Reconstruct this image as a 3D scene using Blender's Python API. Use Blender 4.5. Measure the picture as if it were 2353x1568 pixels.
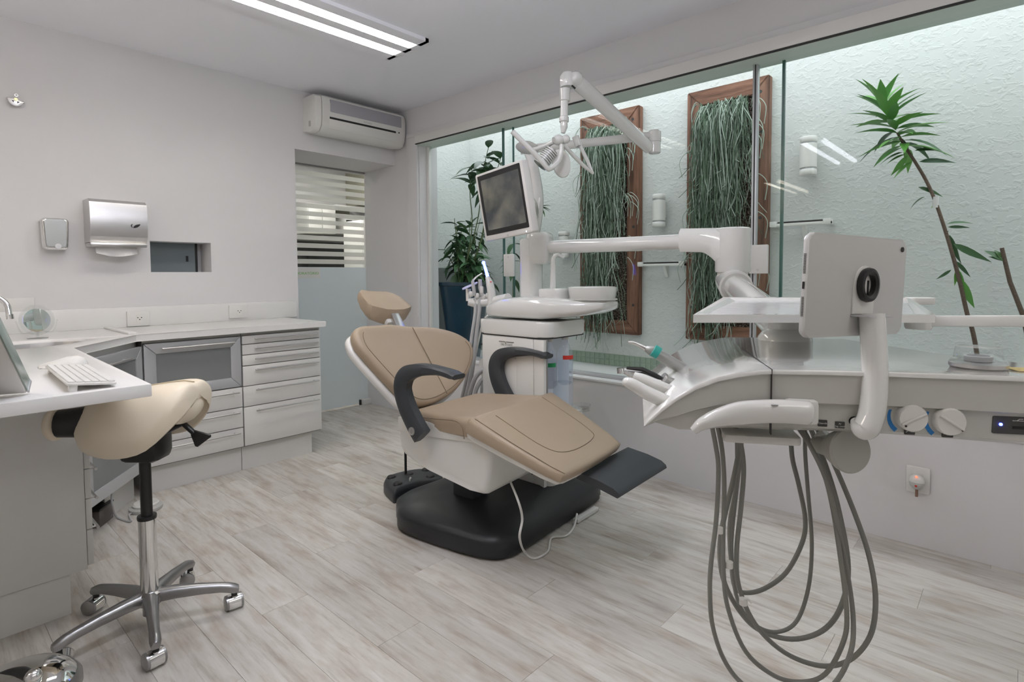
import bpy, bmesh, math, random
from math import sin, cos, pi, radians
from mathutils import Vector, Matrix, noise
random.seed(7)
for o in list(bpy.data.objects): bpy.data.objects.remove(o)
scene = bpy.context.scene
COL = scene.collection

# ------------------------------------------------------------------ camera
F, YAW, PIT, ROL, CX, CY, H = 1290.4, .832, .0475, -.0066, 1176.5, 694.3, 1.25
_c, _s = cos(YAW), sin(YAW)
_Rp = Matrix(((1, 0, 0), (0, cos(PIT), -sin(PIT)), (0, sin(PIT), cos(PIT))))
_Rr = Matrix(((cos(ROL), -sin(ROL), 0), (sin(ROL), cos(ROL), 0), (0, 0, 1)))
M3 = _Rr @ _Rp @ Matrix(((_c, -_s, 0), (0, 0, -1), (_s, _c, 0)))      # world -> (right, down, forward)
EYE = Vector((0, 0, H))
cam = bpy.data.cameras.new('camera')
cam.sensor_width = 36
cam.lens = F / 2353 * 36
cam.shift_y = (CY - 784) / 2353
cam.clip_start = .02
co = bpy.data.objects.new('camera', cam)
COL.objects.link(co)
rgt, dwn, fwd = M3[0], M3[1], M3[2]
mw = Matrix((rgt, -dwn, -fwd)).transposed().to_4x4()
mw.translation = EYE
co.matrix_world = mw
scene.camera = co

# ------------------------------------------------------------------ daylight and exposure
w = bpy.data.worlds.new('sky'); scene.world = w
w.use_nodes = True
bg = w.node_tree.nodes['Background']
bg.inputs['Color'].default_value = (.90, .94, 1, 1)
bg.inputs['Strength'].default_value = 2.8
vs = scene.view_settings
vs.view_transform = 'Standard'
vs.look = 'None'
vs.exposure = .02
vs.gamma = 1
vs.use_curve_mapping = False
LAMP = 13.5            # radiance of the recessed fluorescent tubes

# ------------------------------------------------------------------ points of the place read off the survey photograph
def ray(x, y): return M3.transposed() @ Vector(((x - CX) / F, (y - CY) / F, 1))
def aD(x, y, d): return EYE + ray(x, y) * d                      # at depth d
def aP(x, y, p0, n):
    r = ray(x, y); n = Vector(n)
    return EYE + r * ((Vector(p0) - EYE).dot(n) / r.dot(n))
def aX(x, y, v): return aP(x, y, (v, 0, 0), (1, 0, 0))
def aY(x, y, v): return aP(x, y, (0, v, 0), (0, 1, 0))
def aZ(x, y, v): return aP(x, y, (0, 0, v), (0, 0, 1))

# ------------------------------------------------------------------ materials
def lin(h):
    def f(c): return c / 12.92 if c <= .04045 else ((c + .055) / 1.055) ** 2.4
    return tuple(f(int(h[i:i + 2], 16) / 255) for i in (0, 2, 4)) + (1,)
def mat(name, col, rough=.5, metal=0, spec=.5, coat=0, bump=None, var=0, emit=None, alpha=1, trans=0, sss=0, scale=(1, 1, 1)):
    m = bpy.data.materials.new(name); m.use_nodes = True
    nt = m.node_tree; p = nt.nodes['Principled BSDF']
    c = lin(col) if isinstance(col, str) else tuple(col) + (1,)
    p.inputs['Base Color'].default_value = c
    p.inputs['Roughness'].default_value = rough
    p.inputs['Metallic'].default_value = metal
    p.inputs['Specular IOR Level'].default_value = spec
    p.inputs['Coat Weight'].default_value = coat
    p.inputs['Coat Roughness'].default_value = .06
    p.inputs['Transmission Weight'].default_value = trans
    p.inputs['Alpha'].default_value = alpha
    if emit:
        p.inputs['Emission Color'].default_value = lin(emit[0]); p.inputs['Emission Strength'].default_value = emit[1]
    N = nt.nodes; L = nt.links
    tc = N.new('ShaderNodeTexCoord'); mp = N.new('ShaderNodeMapping'); mp.inputs['Scale'].default_value = scale
    L.new(tc.outputs['Object'], mp.inputs['Vector'])
    if var:
        nz = N.new('ShaderNodeTexNoise'); nz.inputs['Scale'].default_value = 3; nz.inputs['Detail'].default_value = 4
        L.new(mp.outputs[0], nz.inputs['Vector'])
        mx = N.new('ShaderNodeMix'); mx.data_type = 'RGBA'; mx.blend_type = 'MULTIPLY'
        mx.inputs['Factor'].default_value = 1
        mx.inputs['A'].default_value = c
        rr = N.new('ShaderNodeMapRange'); rr.inputs['From Min'].default_value = .3; rr.inputs['From Max'].default_value = .7
        rr.inputs['To Min'].default_value = 1 - var; rr.inputs['To Max'].default_value = 1
        L.new(nz.outputs['Fac'], rr.inputs['Value']); L.new(rr.outputs[0], mx.inputs['B'])
        L.new(mx.outputs['Result'], p.inputs['Base Color'])
    if bump:
        nz = N.new('ShaderNodeTexNoise'); nz.inputs['Scale'].default_value = bump[0]; nz.inputs['Detail'].default_value = 3
        L.new(mp.outputs[0], nz.inputs['Vector'])
        b = N.new('ShaderNodeBump'); b.inputs['Strength'].default_value = bump[1]; b.inputs['Distance'].default_value = .01
        L.new(nz.outputs['Fac'], b.inputs['Height']); L.new(b.outputs[0], p.inputs['Normal'])
    return m

PAINT = mat('wall_paint', (.71, .70, .70), .75, bump=(180, .03), var=.02)
CEILP = mat('daylight_tint_ceiling', (.92, .92, .96), .8)  # slight lavender: the bluish cast of daylight is put into this colour
LAMINATE = mat('white_laminate', (.74, .73, .70), .35)
WORKTOP = mat('white_worktop', (.80, .79, .77), .25, var=.03)
PLAST = mat('white_plastic', (.76, .75, .71), .28, coat=.2)
GLOSSP = mat('glossy_white_enamel', (.75, .75, .72), .10, coat=.8)
GREYP = mat('grey_plastic', (.50, .50, .47), .4)
LEATHER = mat('beige_leather', (.42, .33, .235), .42, bump=(260, .06), var=.06)
CREAM = mat('cream_leather', (.86, .76, .60), .4, bump=(260, .04), var=.04)
CHAR = mat('charcoal_plastic', (.038, .042, .047), .42, bump=(400, .04))
BASEB = mat('black_base_plastic', (.016, .018, .021), .4, bump=(400, .03))
BLACK = mat('black_plastic', (.012, .012, .012), .35)
RUBBER = mat('black_rubber', (.02, .02, .02), .6)
CHROME = mat('chrome', (.78, .78, .77), .07, 1)
STEEL = mat('brushed_steel', (.62, .61, .60), .28, 1, bump=(90, .05), scale=(1, 1, 40))
ALU = mat('satin_aluminium', (.56, .57, .58), .38, .45)
DARKALU = mat('cast_aluminium', (.36, .36, .36), .32, 1)
DARKGAP = mat('dark_gap', (.03, .03, .03), .7)
HOSE = mat('grey_hose', (.22, .22, .20), .45)
HOSEL = mat('pale_hose', (.46, .46, .46), .45)
FROST = mat('frosted_cabinet_glass', (.22, .23, .23), .25, coat=.3)
SCREENF = mat('white_monitor_plastic', (.72, .70, .67), .35)
STONE = mat('white_marble', (.80, .80, .80), .3, var=.08)
SOIL = mat('dark_soil', (.03, .022, .015), .9)
GREENTXT = mat('green_print', '7fc060', .5)
BLUE = mat('blue_print', '2a7fc4', .5)
TEAL = mat('teal_plastic', (.03, .42, .36), .3)
REDP = mat('red_print', 'd8382c', .5)
GREENL = mat('green_label', '0c8f52', .5)
BLUEGLOW = mat('blue_led', '2040ff', .3, emit=('4050ff', 18))
REDGLOW = mat('red_led', 'ff4020', .3, emit=('ff5030', 5))
WHITEGLOW = mat('white_led', 'ffffff', .3, emit=('e8f0ff', 6))
TUBE = mat('fluorescent_tube', 'ffffff', .5, emit=('fffaf3', LAMP))
TUBEW = mat('added_cream_tube', 'ffffff', .5, emit=('fff2e2', 24))  # this and the next two glow in added, unseen fill lamps
TUBEB = mat('added_warm_tube', 'ffffff', .5, emit=('fffaf4', 8))
TUBEP = mat('added_uplight_tube', 'ffffff', .5, emit=('f1f3ff', 38))

def glass_mat(name, tint, refl=1.0, rough=0.0, mixw=0.0, white=(.8, .8, .8)):
    m = bpy.data.materials.new(name); m.use_nodes = True
    nt = m.node_tree; N = nt.nodes; L = nt.links
    N.remove(N['Principled BSDF'])
    out = N['Material Output']
    t = N.new('ShaderNodeBsdfTransparent'); t.inputs['Color'].default_value = tint + (1,)
    g = N.new('ShaderNodeBsdfGlossy'); g.inputs['Roughness'].default_value = rough; g.inputs['Color'].default_value = (1, 1, 1, 1)
    lw = N.new('ShaderNodeLayerWeight'); lw.inputs['Blend'].default_value = .5
    pw = N.new('ShaderNodeMath'); pw.operation = 'POWER'; pw.inputs[1].default_value = 5
    L.new(lw.outputs['Facing'], pw.inputs[0])
    mm = N.new('ShaderNodeMath'); mm.operation = 'MULTIPLY_ADD'; mm.inputs[1].default_value = .9 * refl; mm.inputs[2].default_value = .04 * refl
    L.new(pw.outputs[0], mm.inputs[0])
    mx = N.new('ShaderNodeMixShader')
    L.new(mm.outputs[0], mx.inputs[0]); L.new(t.outputs[0], mx.inputs[1]); L.new(g.outputs[0], mx.inputs[2])
    last = mx
    if mixw:
        d = N.new('ShaderNodeBsdfDiffuse'); d.inputs['Color'].default_value = white + (1,)
        tl = N.new('ShaderNodeBsdfTranslucent'); tl.inputs['Color'].default_value = white + (1,)
        ad = N.new('ShaderNodeMixShader'); ad.inputs[0].default_value = .5
        L.new(d.outputs[0], ad.inputs[1]); L.new(tl.outputs[0], ad.inputs[2])
        m2 = N.new('ShaderNodeMixShader'); m2.inputs[0].default_value = mixw
        L.new(mx.outputs[0], m2.inputs[1]); L.new(ad.outputs[0], m2.inputs[2]); last = m2
    L.new(last.outputs[0], out.inputs['Surface'])
    return m
GLASS = glass_mat('clear_window_glass', (.965, .985, .975), .15)
GLASSE = mat('green_glass_edge', (.05, .13, .11), .2)
FROSTED = glass_mat('frosted_door_glass', (.8, .85, .87), .5, .25, .86, (.82, .88, .91))
STRIPE = glass_mat('frosted_stripe_film', (.9, .9, .9), .3, .3, .80, (.86, .86, .82))
ACRYL = glass_mat('clear_acrylic', (.95, .96, .96), 1.0, .02)
BOTTLE = glass_mat('bottle_plastic', (.95, .97, 1.0), 1.0, .03, .16, (.85, .88, .92))
MIRROR = mat('mirror_glass', (.85, .93, .91), .01, 1)

def nodes(m): return m.node_tree.nodes, m.node_tree.links, m.node_tree.nodes['Principled BSDF']

# floor planks: pale washed oak, grain along Y
PLANK = mat('washed_oak_plank', (.5, .45, .4), .42)
N, L, P = nodes(PLANK)
oi = N.new('ShaderNodeObjectInfo'); tc = N.new('ShaderNodeTexCoord')
cb = N.new('ShaderNodeCombineXYZ'); mu = N.new('ShaderNodeMath'); mu.operation = 'MULTIPLY'; mu.inputs[1].default_value = 37
L.new(oi.outputs['Random'], mu.inputs[0]); L.new(mu.outputs[0], cb.inputs[0]); L.new(mu.outputs[0], cb.inputs[1])
va = N.new('ShaderNodeVectorMath'); va.operation = 'ADD'
L.new(tc.outputs['Object'], va.inputs[0]); L.new(cb.outputs[0], va.inputs[1])
def grain(sc, scale, detail, rough=.6):
    mp = N.new('ShaderNodeMapping'); mp.inputs['Scale'].default_value = sc
    L.new(va.outputs[0], mp.inputs[0])
    n = N.new('ShaderNodeTexNoise'); n.inputs['Scale'].default_value = scale; n.inputs['Detail'].default_value = detail; n.inputs['Roughness'].default_value = rough
    L.new(mp.outputs[0], n.inputs['Vector']); return n
g1 = grain((9, .9, 1), 2.2, 8, .65); g2 = grain((26, 1.6, 1), 2.0, 6, .7); g3 = grain((5, 1.4, 1), 2.6, 3)
r1 = N.new('ShaderNodeValToRGB'); L.new(g1.outputs['Fac'], r1.inputs[0])
e = r1.color_ramp.elements
e[0].position = .30; e[0].color = (.41, .365, .315, 1)
e[1].position = .68; e[1].color = (.69, .67, .625, 1)
x = e.new(.46); x.color = (.585, .55, .50, 1)
r2 = N.new('ShaderNodeValToRGB'); L.new(g2.outputs['Fac'], r2.inputs[0])
e = r2.color_ramp.elements; e[0].position = .28; e[0].color = (.48, .40, .33, 1); e[1].position = .47; e[1].color = (1, 1, 1, 1)
mx = N.new('ShaderNodeMix'); mx.data_type = 'RGBA'; mx.blend_type = 'MULTIPLY'; mx.inputs['Factor'].default_value = .6
L.new(r1.outputs[0], mx.inputs['A']); L.new(r2.outputs[0], mx.inputs['B'])
r3 = N.new('ShaderNodeValToRGB'); L.new(g3.outputs['Fac'], r3.inputs[0])
e = r3.color_ramp.elements; e[0].position = .30; e[0].color = (.66, .56, .47, 1); e[1].position = .50; e[1].color = (1, 1, 1, 1)
m2 = N.new('ShaderNodeMix'); m2.data_type = 'RGBA'; m2.blend_type = 'MULTIPLY'; m2.inputs['Factor'].default_value = .6
L.new(mx.outputs['Result'], m2.inputs['A']); L.new(r3.outputs[0], m2.inputs['B'])
hv = N.new('ShaderNodeHueSaturation')
mr = N.new('ShaderNodeMapRange'); mr.inputs['To Min'].default_value = .90; mr.inputs['To Max'].default_value = 1.06
L.new(oi.outputs['Random'], mr.inputs['Value']); L.new(mr.outputs[0], hv.inputs['Value'])
L.new(m2.outputs['Result'], hv.inputs['Color']); L.new(hv.outputs[0], P.inputs['Base Color'])
bp = N.new('ShaderNodeBump'); bp.inputs['Strength'].default_value = .12; bp.inputs['Distance'].default_value = .004
L.new(g2.outputs['Fac'], bp.inputs['Height']); L.new(bp.outputs[0], P.inputs['Normal'])

# weathered timber of the planter frames (grain along local Z)
def timber(name, sc):
    m = mat(name, (.2, .1, .06), .7)
    N, L, P = nodes(m)
    tc = N.new('ShaderNodeTexCoord'); mp = N.new('ShaderNodeMapping'); mp.inputs['Scale'].default_value = sc
    L.new(tc.outputs['Object'], mp.inputs[0])
    n = N.new('ShaderNodeTexNoise'); n.inputs['Scale'].default_value = 2.5; n.inputs['Detail'].default_value = 8; n.inputs['Roughness'].default_value = .7
    L.new(mp.outputs[0], n.inputs['Vector'])
    r = N.new('ShaderNodeValToRGB'); L.new(n.outputs['Fac'], r.inputs[0])
    e = r.color_ramp.elements; e[0].position = .33; e[0].color = (.045, .018, .009, 1); e[1].position = .72; e[1].color = (.33, .17, .11, 1)
    x = e.new(.5); x.color = (.19, .085, .048, 1)
    L.new(r.outputs[0], P.inputs['Base Color'])
    b = N.new('ShaderNodeBump'); b.inputs['Strength'].default_value = .7; b.inputs['Distance'].default_value = .01
    L.new(n.outputs['Fac'], b.inputs['Height']); L.new(b.outputs[0], P.inputs['Normal'])
    return m
WOODV = timber('weathered_timber_upright', (6, 10, .7))
WOODH = timber('weathered_timber_rail', (6, .7, 10))
COIR = mat('coir_panel', (.10, .07, .045), .95)
N, L, P = nodes(COIR)
n = N.new('ShaderNodeTexVoronoi'); n.inputs['Scale'].default_value = 75; tc = N.new('ShaderNodeTexCoord'); L.new(tc.outputs['Object'], n.inputs['Vector'])
r = N.new('ShaderNodeValToRGB'); L.new(n.outputs['Distance'], r.inputs[0])
r.color_ramp.elements[0].color = (.36, .29, .22, 1); r.color_ramp.elements[1].color = (.05, .03, .02, 1); r.color_ramp.elements[1].position = .55
L.new(r.outputs[0], P.inputs['Base Color'])
b = N.new('ShaderNodeBump'); b.inputs['Strength'].default_value = 1; b.inputs['Distance'].default_value = .02; b.invert = True
L.new(n.outputs['Distance'], b.inputs['Height']); L.new(b.outputs[0], P.inputs['Normal'])

# trowelled render of the light well
STUCCO = mat('trowelled_render', (.63, .655, .625), .8)
N, L, P = nodes(STUCCO)
tc = N.new('ShaderNodeTexCoord')
mp = N.new('ShaderNodeMapping'); mp.inputs['Scale'].default_value = (1, 1, 1.5); mp.inputs['Rotation'].default_value = (.5, 0, 0); L.new(tc.outputs['Object'], mp.inputs[0])
n = N.new('ShaderNodeTexNoise'); n.inputs['Scale'].default_value = 24; n.inputs['Detail'].default_value = 5; n.inputs['Distortion'].default_value = .6; L.new(mp.outputs[0], n.inputs['Vector'])
r = N.new('ShaderNodeValToRGB'); L.new(n.outputs['Fac'], r.inputs[0]); r.color_ramp.elements[0].position = .50; r.color_ramp.elements[1].position = .64
b = N.new('ShaderNodeBump'); b.inputs['Strength'].default_value = .25; b.inputs['Distance'].default_value = .02
L.new(r.outputs[0], b.inputs['Height']); L.new(b.outputs[0], P.inputs['Normal'])
TILE = mat('green_mosaic_tile', (.34, .43, .33), .3, var=.25)
GROUT = mat('pale_grout', (.55, .60, .53), .8)
POTM = mat('blue_glazed_pot', (.009, .05, .095), .2, coat=.6, var=.5, scale=(1, 1, .6))
POTT = mat('turquoise_glazed_pot', (.03, .24, .34), .22, coat=.6, var=.3)
GREYW = mat('grey_render', (.20, .22, .21), .8, var=.1)
def leaf_mat(name, a, b):
    m = mat(name, a, .38, trans=0)
    N, L, P = nodes(m)
    oi = N.new('ShaderNodeObjectInfo'); r = N.new('ShaderNodeValToRGB'); L.new(oi.outputs['Random'], r.inputs[0])
    r.color_ramp.elements[0].color = a + (1,); r.color_ramp.elements[1].color = b + (1,)
    L.new(r.outputs[0], P.inputs['Base Color'])
    return m
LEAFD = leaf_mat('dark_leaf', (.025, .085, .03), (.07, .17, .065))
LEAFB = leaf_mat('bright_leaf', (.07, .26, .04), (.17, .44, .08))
LEAFM = leaf_mat('mid_leaf', (.03, .10, .03), (.09, .20, .06))
STEM = mat('plant_stem', (.17, .12, .085), .8, bump=(120, .5), var=.4)
STEMG = mat('green_stem', (.12, .17, .07), .7)
STRAND = mat('rhipsalis_strand', (.13, .20, .125), .6, var=.6, scale=(9, 9, 2))
STRANDP = mat('pale_strand', (.44, .53, .44), .6, var=.3)

# ------------------------------------------------------------------ mesh helpers
def frame(o, x, y=None, z=None):
    """4x4 from origin, x axis and approximate y or z axis"""
    x = Vector(x).normalized()
    if z is not None:
        z = Vector(z); z = (z - x * z.dot(x)).normalized(); y = z.cross(x)
    else:
        y = Vector(y); y = (y - x * y.dot(x)).normalized(); z = x.cross(y)
    m = Matrix((x, y, z)).transposed().to_4x4(); m.translation = Vector(o); return m
def zframe(o, z):
    z = Vector(z).normalized()
    a = Vector((0, 0, 1)) if abs(z.z) < .9 else Vector((1, 0, 0))
    x = a.cross(z).normalized()
    return frame(o, x, z=z)
def spline(pts, n=8, closed=False):
    P = [Vector(p) for p in pts]; out = []; m = len(P)
    rng = range(m if closed else m - 1)
    for i in rng:
        p1, p2 = P[i], P[(i + 1) % m]
        p0 = P[i - 1] if (i or closed) else p1 * 2 - p2
        p3 = P[(i + 2) % m] if (closed or i + 2 < m) else p2 * 2 - p1
        for k in range(n):
            t = k / n
            out.append(.5 * ((2 * p1) + (p2 - p0) * t + (2 * p0 - 5 * p1 + 4 * p2 - p3) * t * t + (3 * p1 - p0 - 3 * p2 + p3) * t ** 3))
    if not closed: out.append(P[-1])
    return out
def rrect(w, h, r, n=4, cx=0, cy=0):
    o = []
    for sx, sy, a in ((1, 1, 0), (-1, 1, 90), (-1, -1, 180), (1, -1, 270)):
        for k in range(n + 1):
            t = radians(a + 90 * k / n)
            o.append((cx + sx * (w / 2 - r) + r * cos(t), cy + sy * (h / 2 - r) + r * sin(t)))
    return o
class B:
    def __init__(s): s.v = []; s.f = []
    def add(s, vs, fs, M=None):
        k = len(s.v)
        s.v += [(M @ Vector(v) if M is not None else Vector(v)) for v in vs]
        s.f += [tuple(i + k for i in f) for f in fs]
        return s
    def frombm(s, bm, M=None):
        bm.verts.index_update()
        s.add([v.co.copy() for v in bm.verts], [[v.index for v in f.verts] for f in bm.faces], M); bm.free(); return s
    def box(s, lo, hi, M=None, bev=0, seg=2):
        bm = bmesh.new()
        lo, hi = Vector(lo), Vector(hi)
        bmesh.ops.create_cube(bm, size=1)
        for v in bm.verts: v.co = Vector([(lo[i] + hi[i]) / 2 + v.co[i] * (hi[i] - lo[i]) for i in range(3)])
        if bev: bmesh.ops.bevel(bm, geom=bm.edges[:], offset=bev, segments=seg, affect='EDGES', profile=.5, clamp_overlap=True)
        return s.frombm(bm, M)
    def rings(s, R, closed=True, cap=True, M=None):
        n = len(R[0]); vs = [p for r in R for p in r]; fs = []
        for i in range(len(R) - 1):
            for j in range(n if closed else n - 1):
                a, b = i * n + j, i * n + (j + 1) % n
                fs.append((a, b, b + n, a + n))
        if cap:
            fs.append(tuple(range(n - 1, -1, -1))); fs.append(tuple((len(R) - 1) * n + j for j in range(n)))
        return s.add(vs, fs, M)
    def prism(s, pts, z0, z1, M=None, bev=0, seg=2):
        if bev:
            bm = bmesh.new()
            lo = [bm.verts.new((p[0], p[1], z0)) for p in pts]; hi = [bm.verts.new((p[0], p[1], z1)) for p in pts]
            bm.faces.new(lo[::-1]); bm.faces.new(hi); n = len(pts); es = []
            for j in range(n): bm.faces.new((lo[j], lo[(j + 1) % n], hi[(j + 1) % n], hi[j]))
            for e in bm.edges:
                if abs(e.verts[0].co.z - e.verts[1].co.z) < 1e-7: es.append(e)
            bmesh.ops.bevel(bm, geom=es, offset=bev, segments=seg, affect='EDGES', profile=.5, clamp_overlap=True)
            return s.frombm(bm, M)
        return s.rings([[(p[0], p[1], z0) for p in pts], [(p[0], p[1], z1) for p in pts]], M=M)
    def tube(s, pts, r, seg=10, cap=True, sq=1, up=None):
        P = [Vector(p) for p in pts]; n = len(P); R = []
        rr = r if isinstance(r, (list, tuple)) else [r] * n
        if len(rr) != n: rr = [rr[min(int(i * (len(rr) - 1) / (n - 1)), len(rr) - 2)] * (1 - ((i * (len(rr) - 1) / (n - 1)) % 1 if i < n - 1 else 1)) + rr[min(int(i * (len(rr) - 1) / (n - 1)), len(rr) - 2) + 1] * ((i * (len(rr) - 1) / (n - 1)) % 1 if i < n - 1 else 1) for i in range(n)]
        t0 = (P[1] - P[0]).normalized()
        nv = Vector(up) if up else (Vector((0, 0, 1)) if abs(t0.z) < .9 else Vector((1, 0, 0)))
        for i in range(n):
            t = (P[min(i + 1, n - 1)] - P[max(i - 1, 0)]).normalized()
            nv = (nv - t * nv.dot(t)).normalized(); b = t.cross(nv)
            R.append([P[i] + (nv * cos(2 * pi * k / seg) * sq + b * sin(2 * pi * k / seg)) * rr[i] for k in range(seg)])
        return s.rings(R, cap=cap)
    def cyl(s, p0, p1, r0, r1=None, seg=20):
        return s.tube([p0, p1], [r0, r0 if r1 is None else r1], seg)
    def lathe(s, prof, M=None, seg=28, cap=True):
        return s.rings([[(r * cos(2 * pi * k / seg), r * sin(2 * pi * k / seg), z) for k in range(seg)] for r, z in prof], M=M, cap=cap)
    def ball(s, c, r, seg=16, M=None):
        r = r if isinstance(r, (list, tuple)) else (r, r, r); c = Vector(c)
        R = []
        for i in range(1, seg // 2):
            a = -pi / 2 + pi * i / (seg // 2)
            R.append([(c.x + r[0] * cos(a) * cos(2 * pi * k / seg), c.y + r[1] * cos(a) * sin(2 * pi * k / seg), c.z + r[2] * sin(a)) for k in range(seg)])
        return s.rings(R, M=M)
    def cushion(s, pts, t, M, rr=.02, dish=None, base=0, bulge=.0, back=True):
        """padded slab: rounded edge around a closed outline pts (u,w), thickness t along +z of M"""
        n = len(pts); P = [Vector((p[0], p[1])) for p in pts]
        ctr = sum(P, Vector((0, 0))) / n
        nor = []
        for i in range(n):
            d = (P[(i + 1) % n] - P[i - 1]).normalized(); q = Vector((d.y, -d.x))
            nor.append(q)
        if sum((P[i].x * P[(i + 1) % n].y - P[(i + 1) % n].x * P[i].y) for i in range(n)) < 0: nor = [-q for q in nor]
        R = []
        def ring(off, z, lerp=0):
            o = []
            for i in range(n):
                p = (P[i] - nor[i] * off).lerp(ctr, lerp)
                zz = z + (dish(p.x, p.y) if dish else 0)
                o.append((p.x, p.y, zz))
            R.append(o)
        ring(rr * .6, base); ring(rr * .12, base + rr * .35)
        ring(0, base + rr); ring(0, t - rr)
        for k in range(1, 4):
            a = pi / 2 * k / 3; ring(rr * (1 - cos(a)), t - rr + rr * sin(a))
        for l in (.12, .3, .5, .7, .88): ring(rr, t + bulge * (1 - (1 - l) ** 2), l)
        return s.rings(R, M=M)
def obj(name, b, m, parent=None, sharp=40, smooth=True):
    vs = b.v
    if parent is not None:
        inv = WM[parent.name].inverted(); vs = [inv @ v for v in vs]
    me = bpy.data.meshes.new(name)
    me.from_pydata([tuple(v) for v in vs], [], b.f)
    bm = bmesh.new(); bm.from_mesh(me)
    bmesh.ops.recalc_face_normals(bm, faces=bm.faces)
    lim = radians(sharp)
    for f in bm.faces: f.smooth = smooth
    for e in bm.edges:
        if len(e.link_faces) == 2 and e.calc_face_angle(0) > lim: e.smooth = False
    bm.to_mesh(me); bm.free()
    me.materials.append(m)
    o = bpy.data.objects.new(name, me); COL.objects.link(o)
    if parent is not None: o.parent = parent
    WM[o.name] = WM[parent.name].copy() if parent is not None else Matrix()
    return o
WM = {}
def thing(name, label, cat, loc=(0, 0, 0), group=None, rz=0):
    o = bpy.data.objects.new(name, None); COL.objects.link(o); o.empty_display_size = .05
    o.location = loc; o.rotation_euler = (0, 0, rz)
    WM[o.name] = Matrix.Translation(Vector(loc)) @ Matrix.Rotation(rz, 4, 'Z')
    o['label'] = label; o['category'] = cat
    if group: o['group'] = group
    return o
def tag(o, label, cat, group=None):
    o['label'] = label; o['category'] = cat
    if group: o['group'] = group
    return o
def struct(name, b=None, m=None, loc=None, **k):
    if b is None:
        o = bpy.data.objects.new(name, None); COL.objects.link(o); o.location = loc or (0, 0, 0)
        WM[o.name] = Matrix.Translation(Vector(loc or (0, 0, 0)))
    else: o = obj(name, b, m, **k)
    o['kind'] = 'structure'
    return o
def inst(name, me, parent, Mw):
    """a piece sharing mesh data, placed by a world matrix"""
    o = bpy.data.objects.new(name, me); COL.objects.link(o)
    if parent is not None:
        o.parent = parent; o.matrix_local = WM[parent.name].inverted() @ Mw
        WM[o.name] = Mw
    else: o.matrix_world = Mw; WM[o.name] = Mw
    return o
def mesh_of(name, b, m, sharp=40):
    o = obj(name, b, m, sharp=sharp); me = o.data; bpy.data.objects.remove(o); return me
def text(name, s, size, M, m, parent, depth=.0006, align='CENTER', sx=1, fit=None):
    cu = bpy.data.curves.new(name, 'FONT'); cu.body = s; cu.size = size; cu.align_x = align; cu.align_y = 'CENTER'; cu.extrude = depth
    t = bpy.data.objects.new(name, cu); COL.objects.link(t)
    dg = bpy.context.evaluated_depsgraph_get()
    me = bpy.data.meshes.new_from_object(t.evaluated_get(dg)); bpy.data.objects.remove(t)
    me.materials.clear(); me.materials.append(m)
    if fit:
        xs = [v.co.x for v in me.vertices]; sx = fit / (max(xs) - min(xs))
    b = B(); b.add([(v.co.x * sx, v.co.y, v.co.z) for v in me.vertices], [tuple(p.vertices) for p in me.polygons], M)
    return obj(name, b, m, parent, smooth=False)

# ------------------------------------------------------------------ the room
Z1 = 2.71
YB, YD, XW = 4.25, 4.75, 3.10
floor = struct('floor', B().box((-1.9, -1.9, -.14), (3.35, 7.6, -.006)), mat('floor_joint', (.22, .19, .16), .8))
pw, plen = .183, 1.22
meshes = {}
rowx = -1.88; row = 0
while rowx < 3.10:
    x1 = min(rowx + pw, 3.10)
    y = -1.88 - (row * .47) % plen
    while y < 7.4:
        y0, y1 = max(y, -1.88), min(y + plen, 7.4)
        if y1 - y0 > .02:
            dx, dy = round(x1 - rowx - .0007, 4), round(y1 - y0 - .0007, 4)
            if (dx, dy) not in meshes:
                meshes[(dx, dy)] = mesh_of('plank', B().box((-dx / 2, -dy / 2, -.006), (dx / 2, dy / 2, 0), bev=.0004, seg=1), PLANK)
            inst('plank', meshes[(dx, dy)], floor, Matrix.Translation(((rowx + x1) / 2, (y0 + y1) / 2, 0)))
        y += plen
    rowx += pw; row += 1

NX0, NX1, NZ0, NZ1 = 1.138, 1.512, 1.287, 1.492       # pass-through hatch
b = B()
b.box((-1.9, YB, 0), (NX0, YD, Z1)); b.box((NX0, YB, 0), (NX1, YD, NZ0)); b.box((NX0, YB, NZ1), (NX1, YD, Z1))
b.box((NX1, YB, 0), (2.15, YD, Z1)); b.box((2.15, YB, 2.252), (3.12, YD, Z1))
struct('wall_back', b, PAINT)
b = B()                                                # low wall under the window, pillar and beam over it
b.box((XW, -1.9, 0), (XW + .2, 3.90, .545))
b.box((XW, 3.90, 0), (XW + .2, YD, Z1)); b.box((XW, -1.9, 2.475), (XW + .2, 3.90, Z1))
b.box((XW, -1.9, .545), (XW + .2, -.95, 2.475))
struct('wall_right', b, PAINT)
struct('wall_left', B().box((-2.0, -1.9, 0), (-1.9, YD, Z1)), PAINT)
struct('wall_front', B().box((-1.9, -2.0, 0), (3.3, -1.9, Z1)), PAINT)
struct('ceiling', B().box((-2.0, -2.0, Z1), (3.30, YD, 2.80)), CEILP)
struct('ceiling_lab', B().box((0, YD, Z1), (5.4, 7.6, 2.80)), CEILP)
b = B(); b.box((XW - .022, -1.9, 2.455), (XW, 4.05, 2.495), bev=.004)
b.box((XW - .022, 3.905, 0), (XW, 4.05, 2.455), bev=.004)
struct('trim_1', b, PAINT)
struct('trim_2', B().box((XW - .012, -1.9, .545), (XW + .2, 3.90, .56), bev=.003), STONE)

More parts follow.
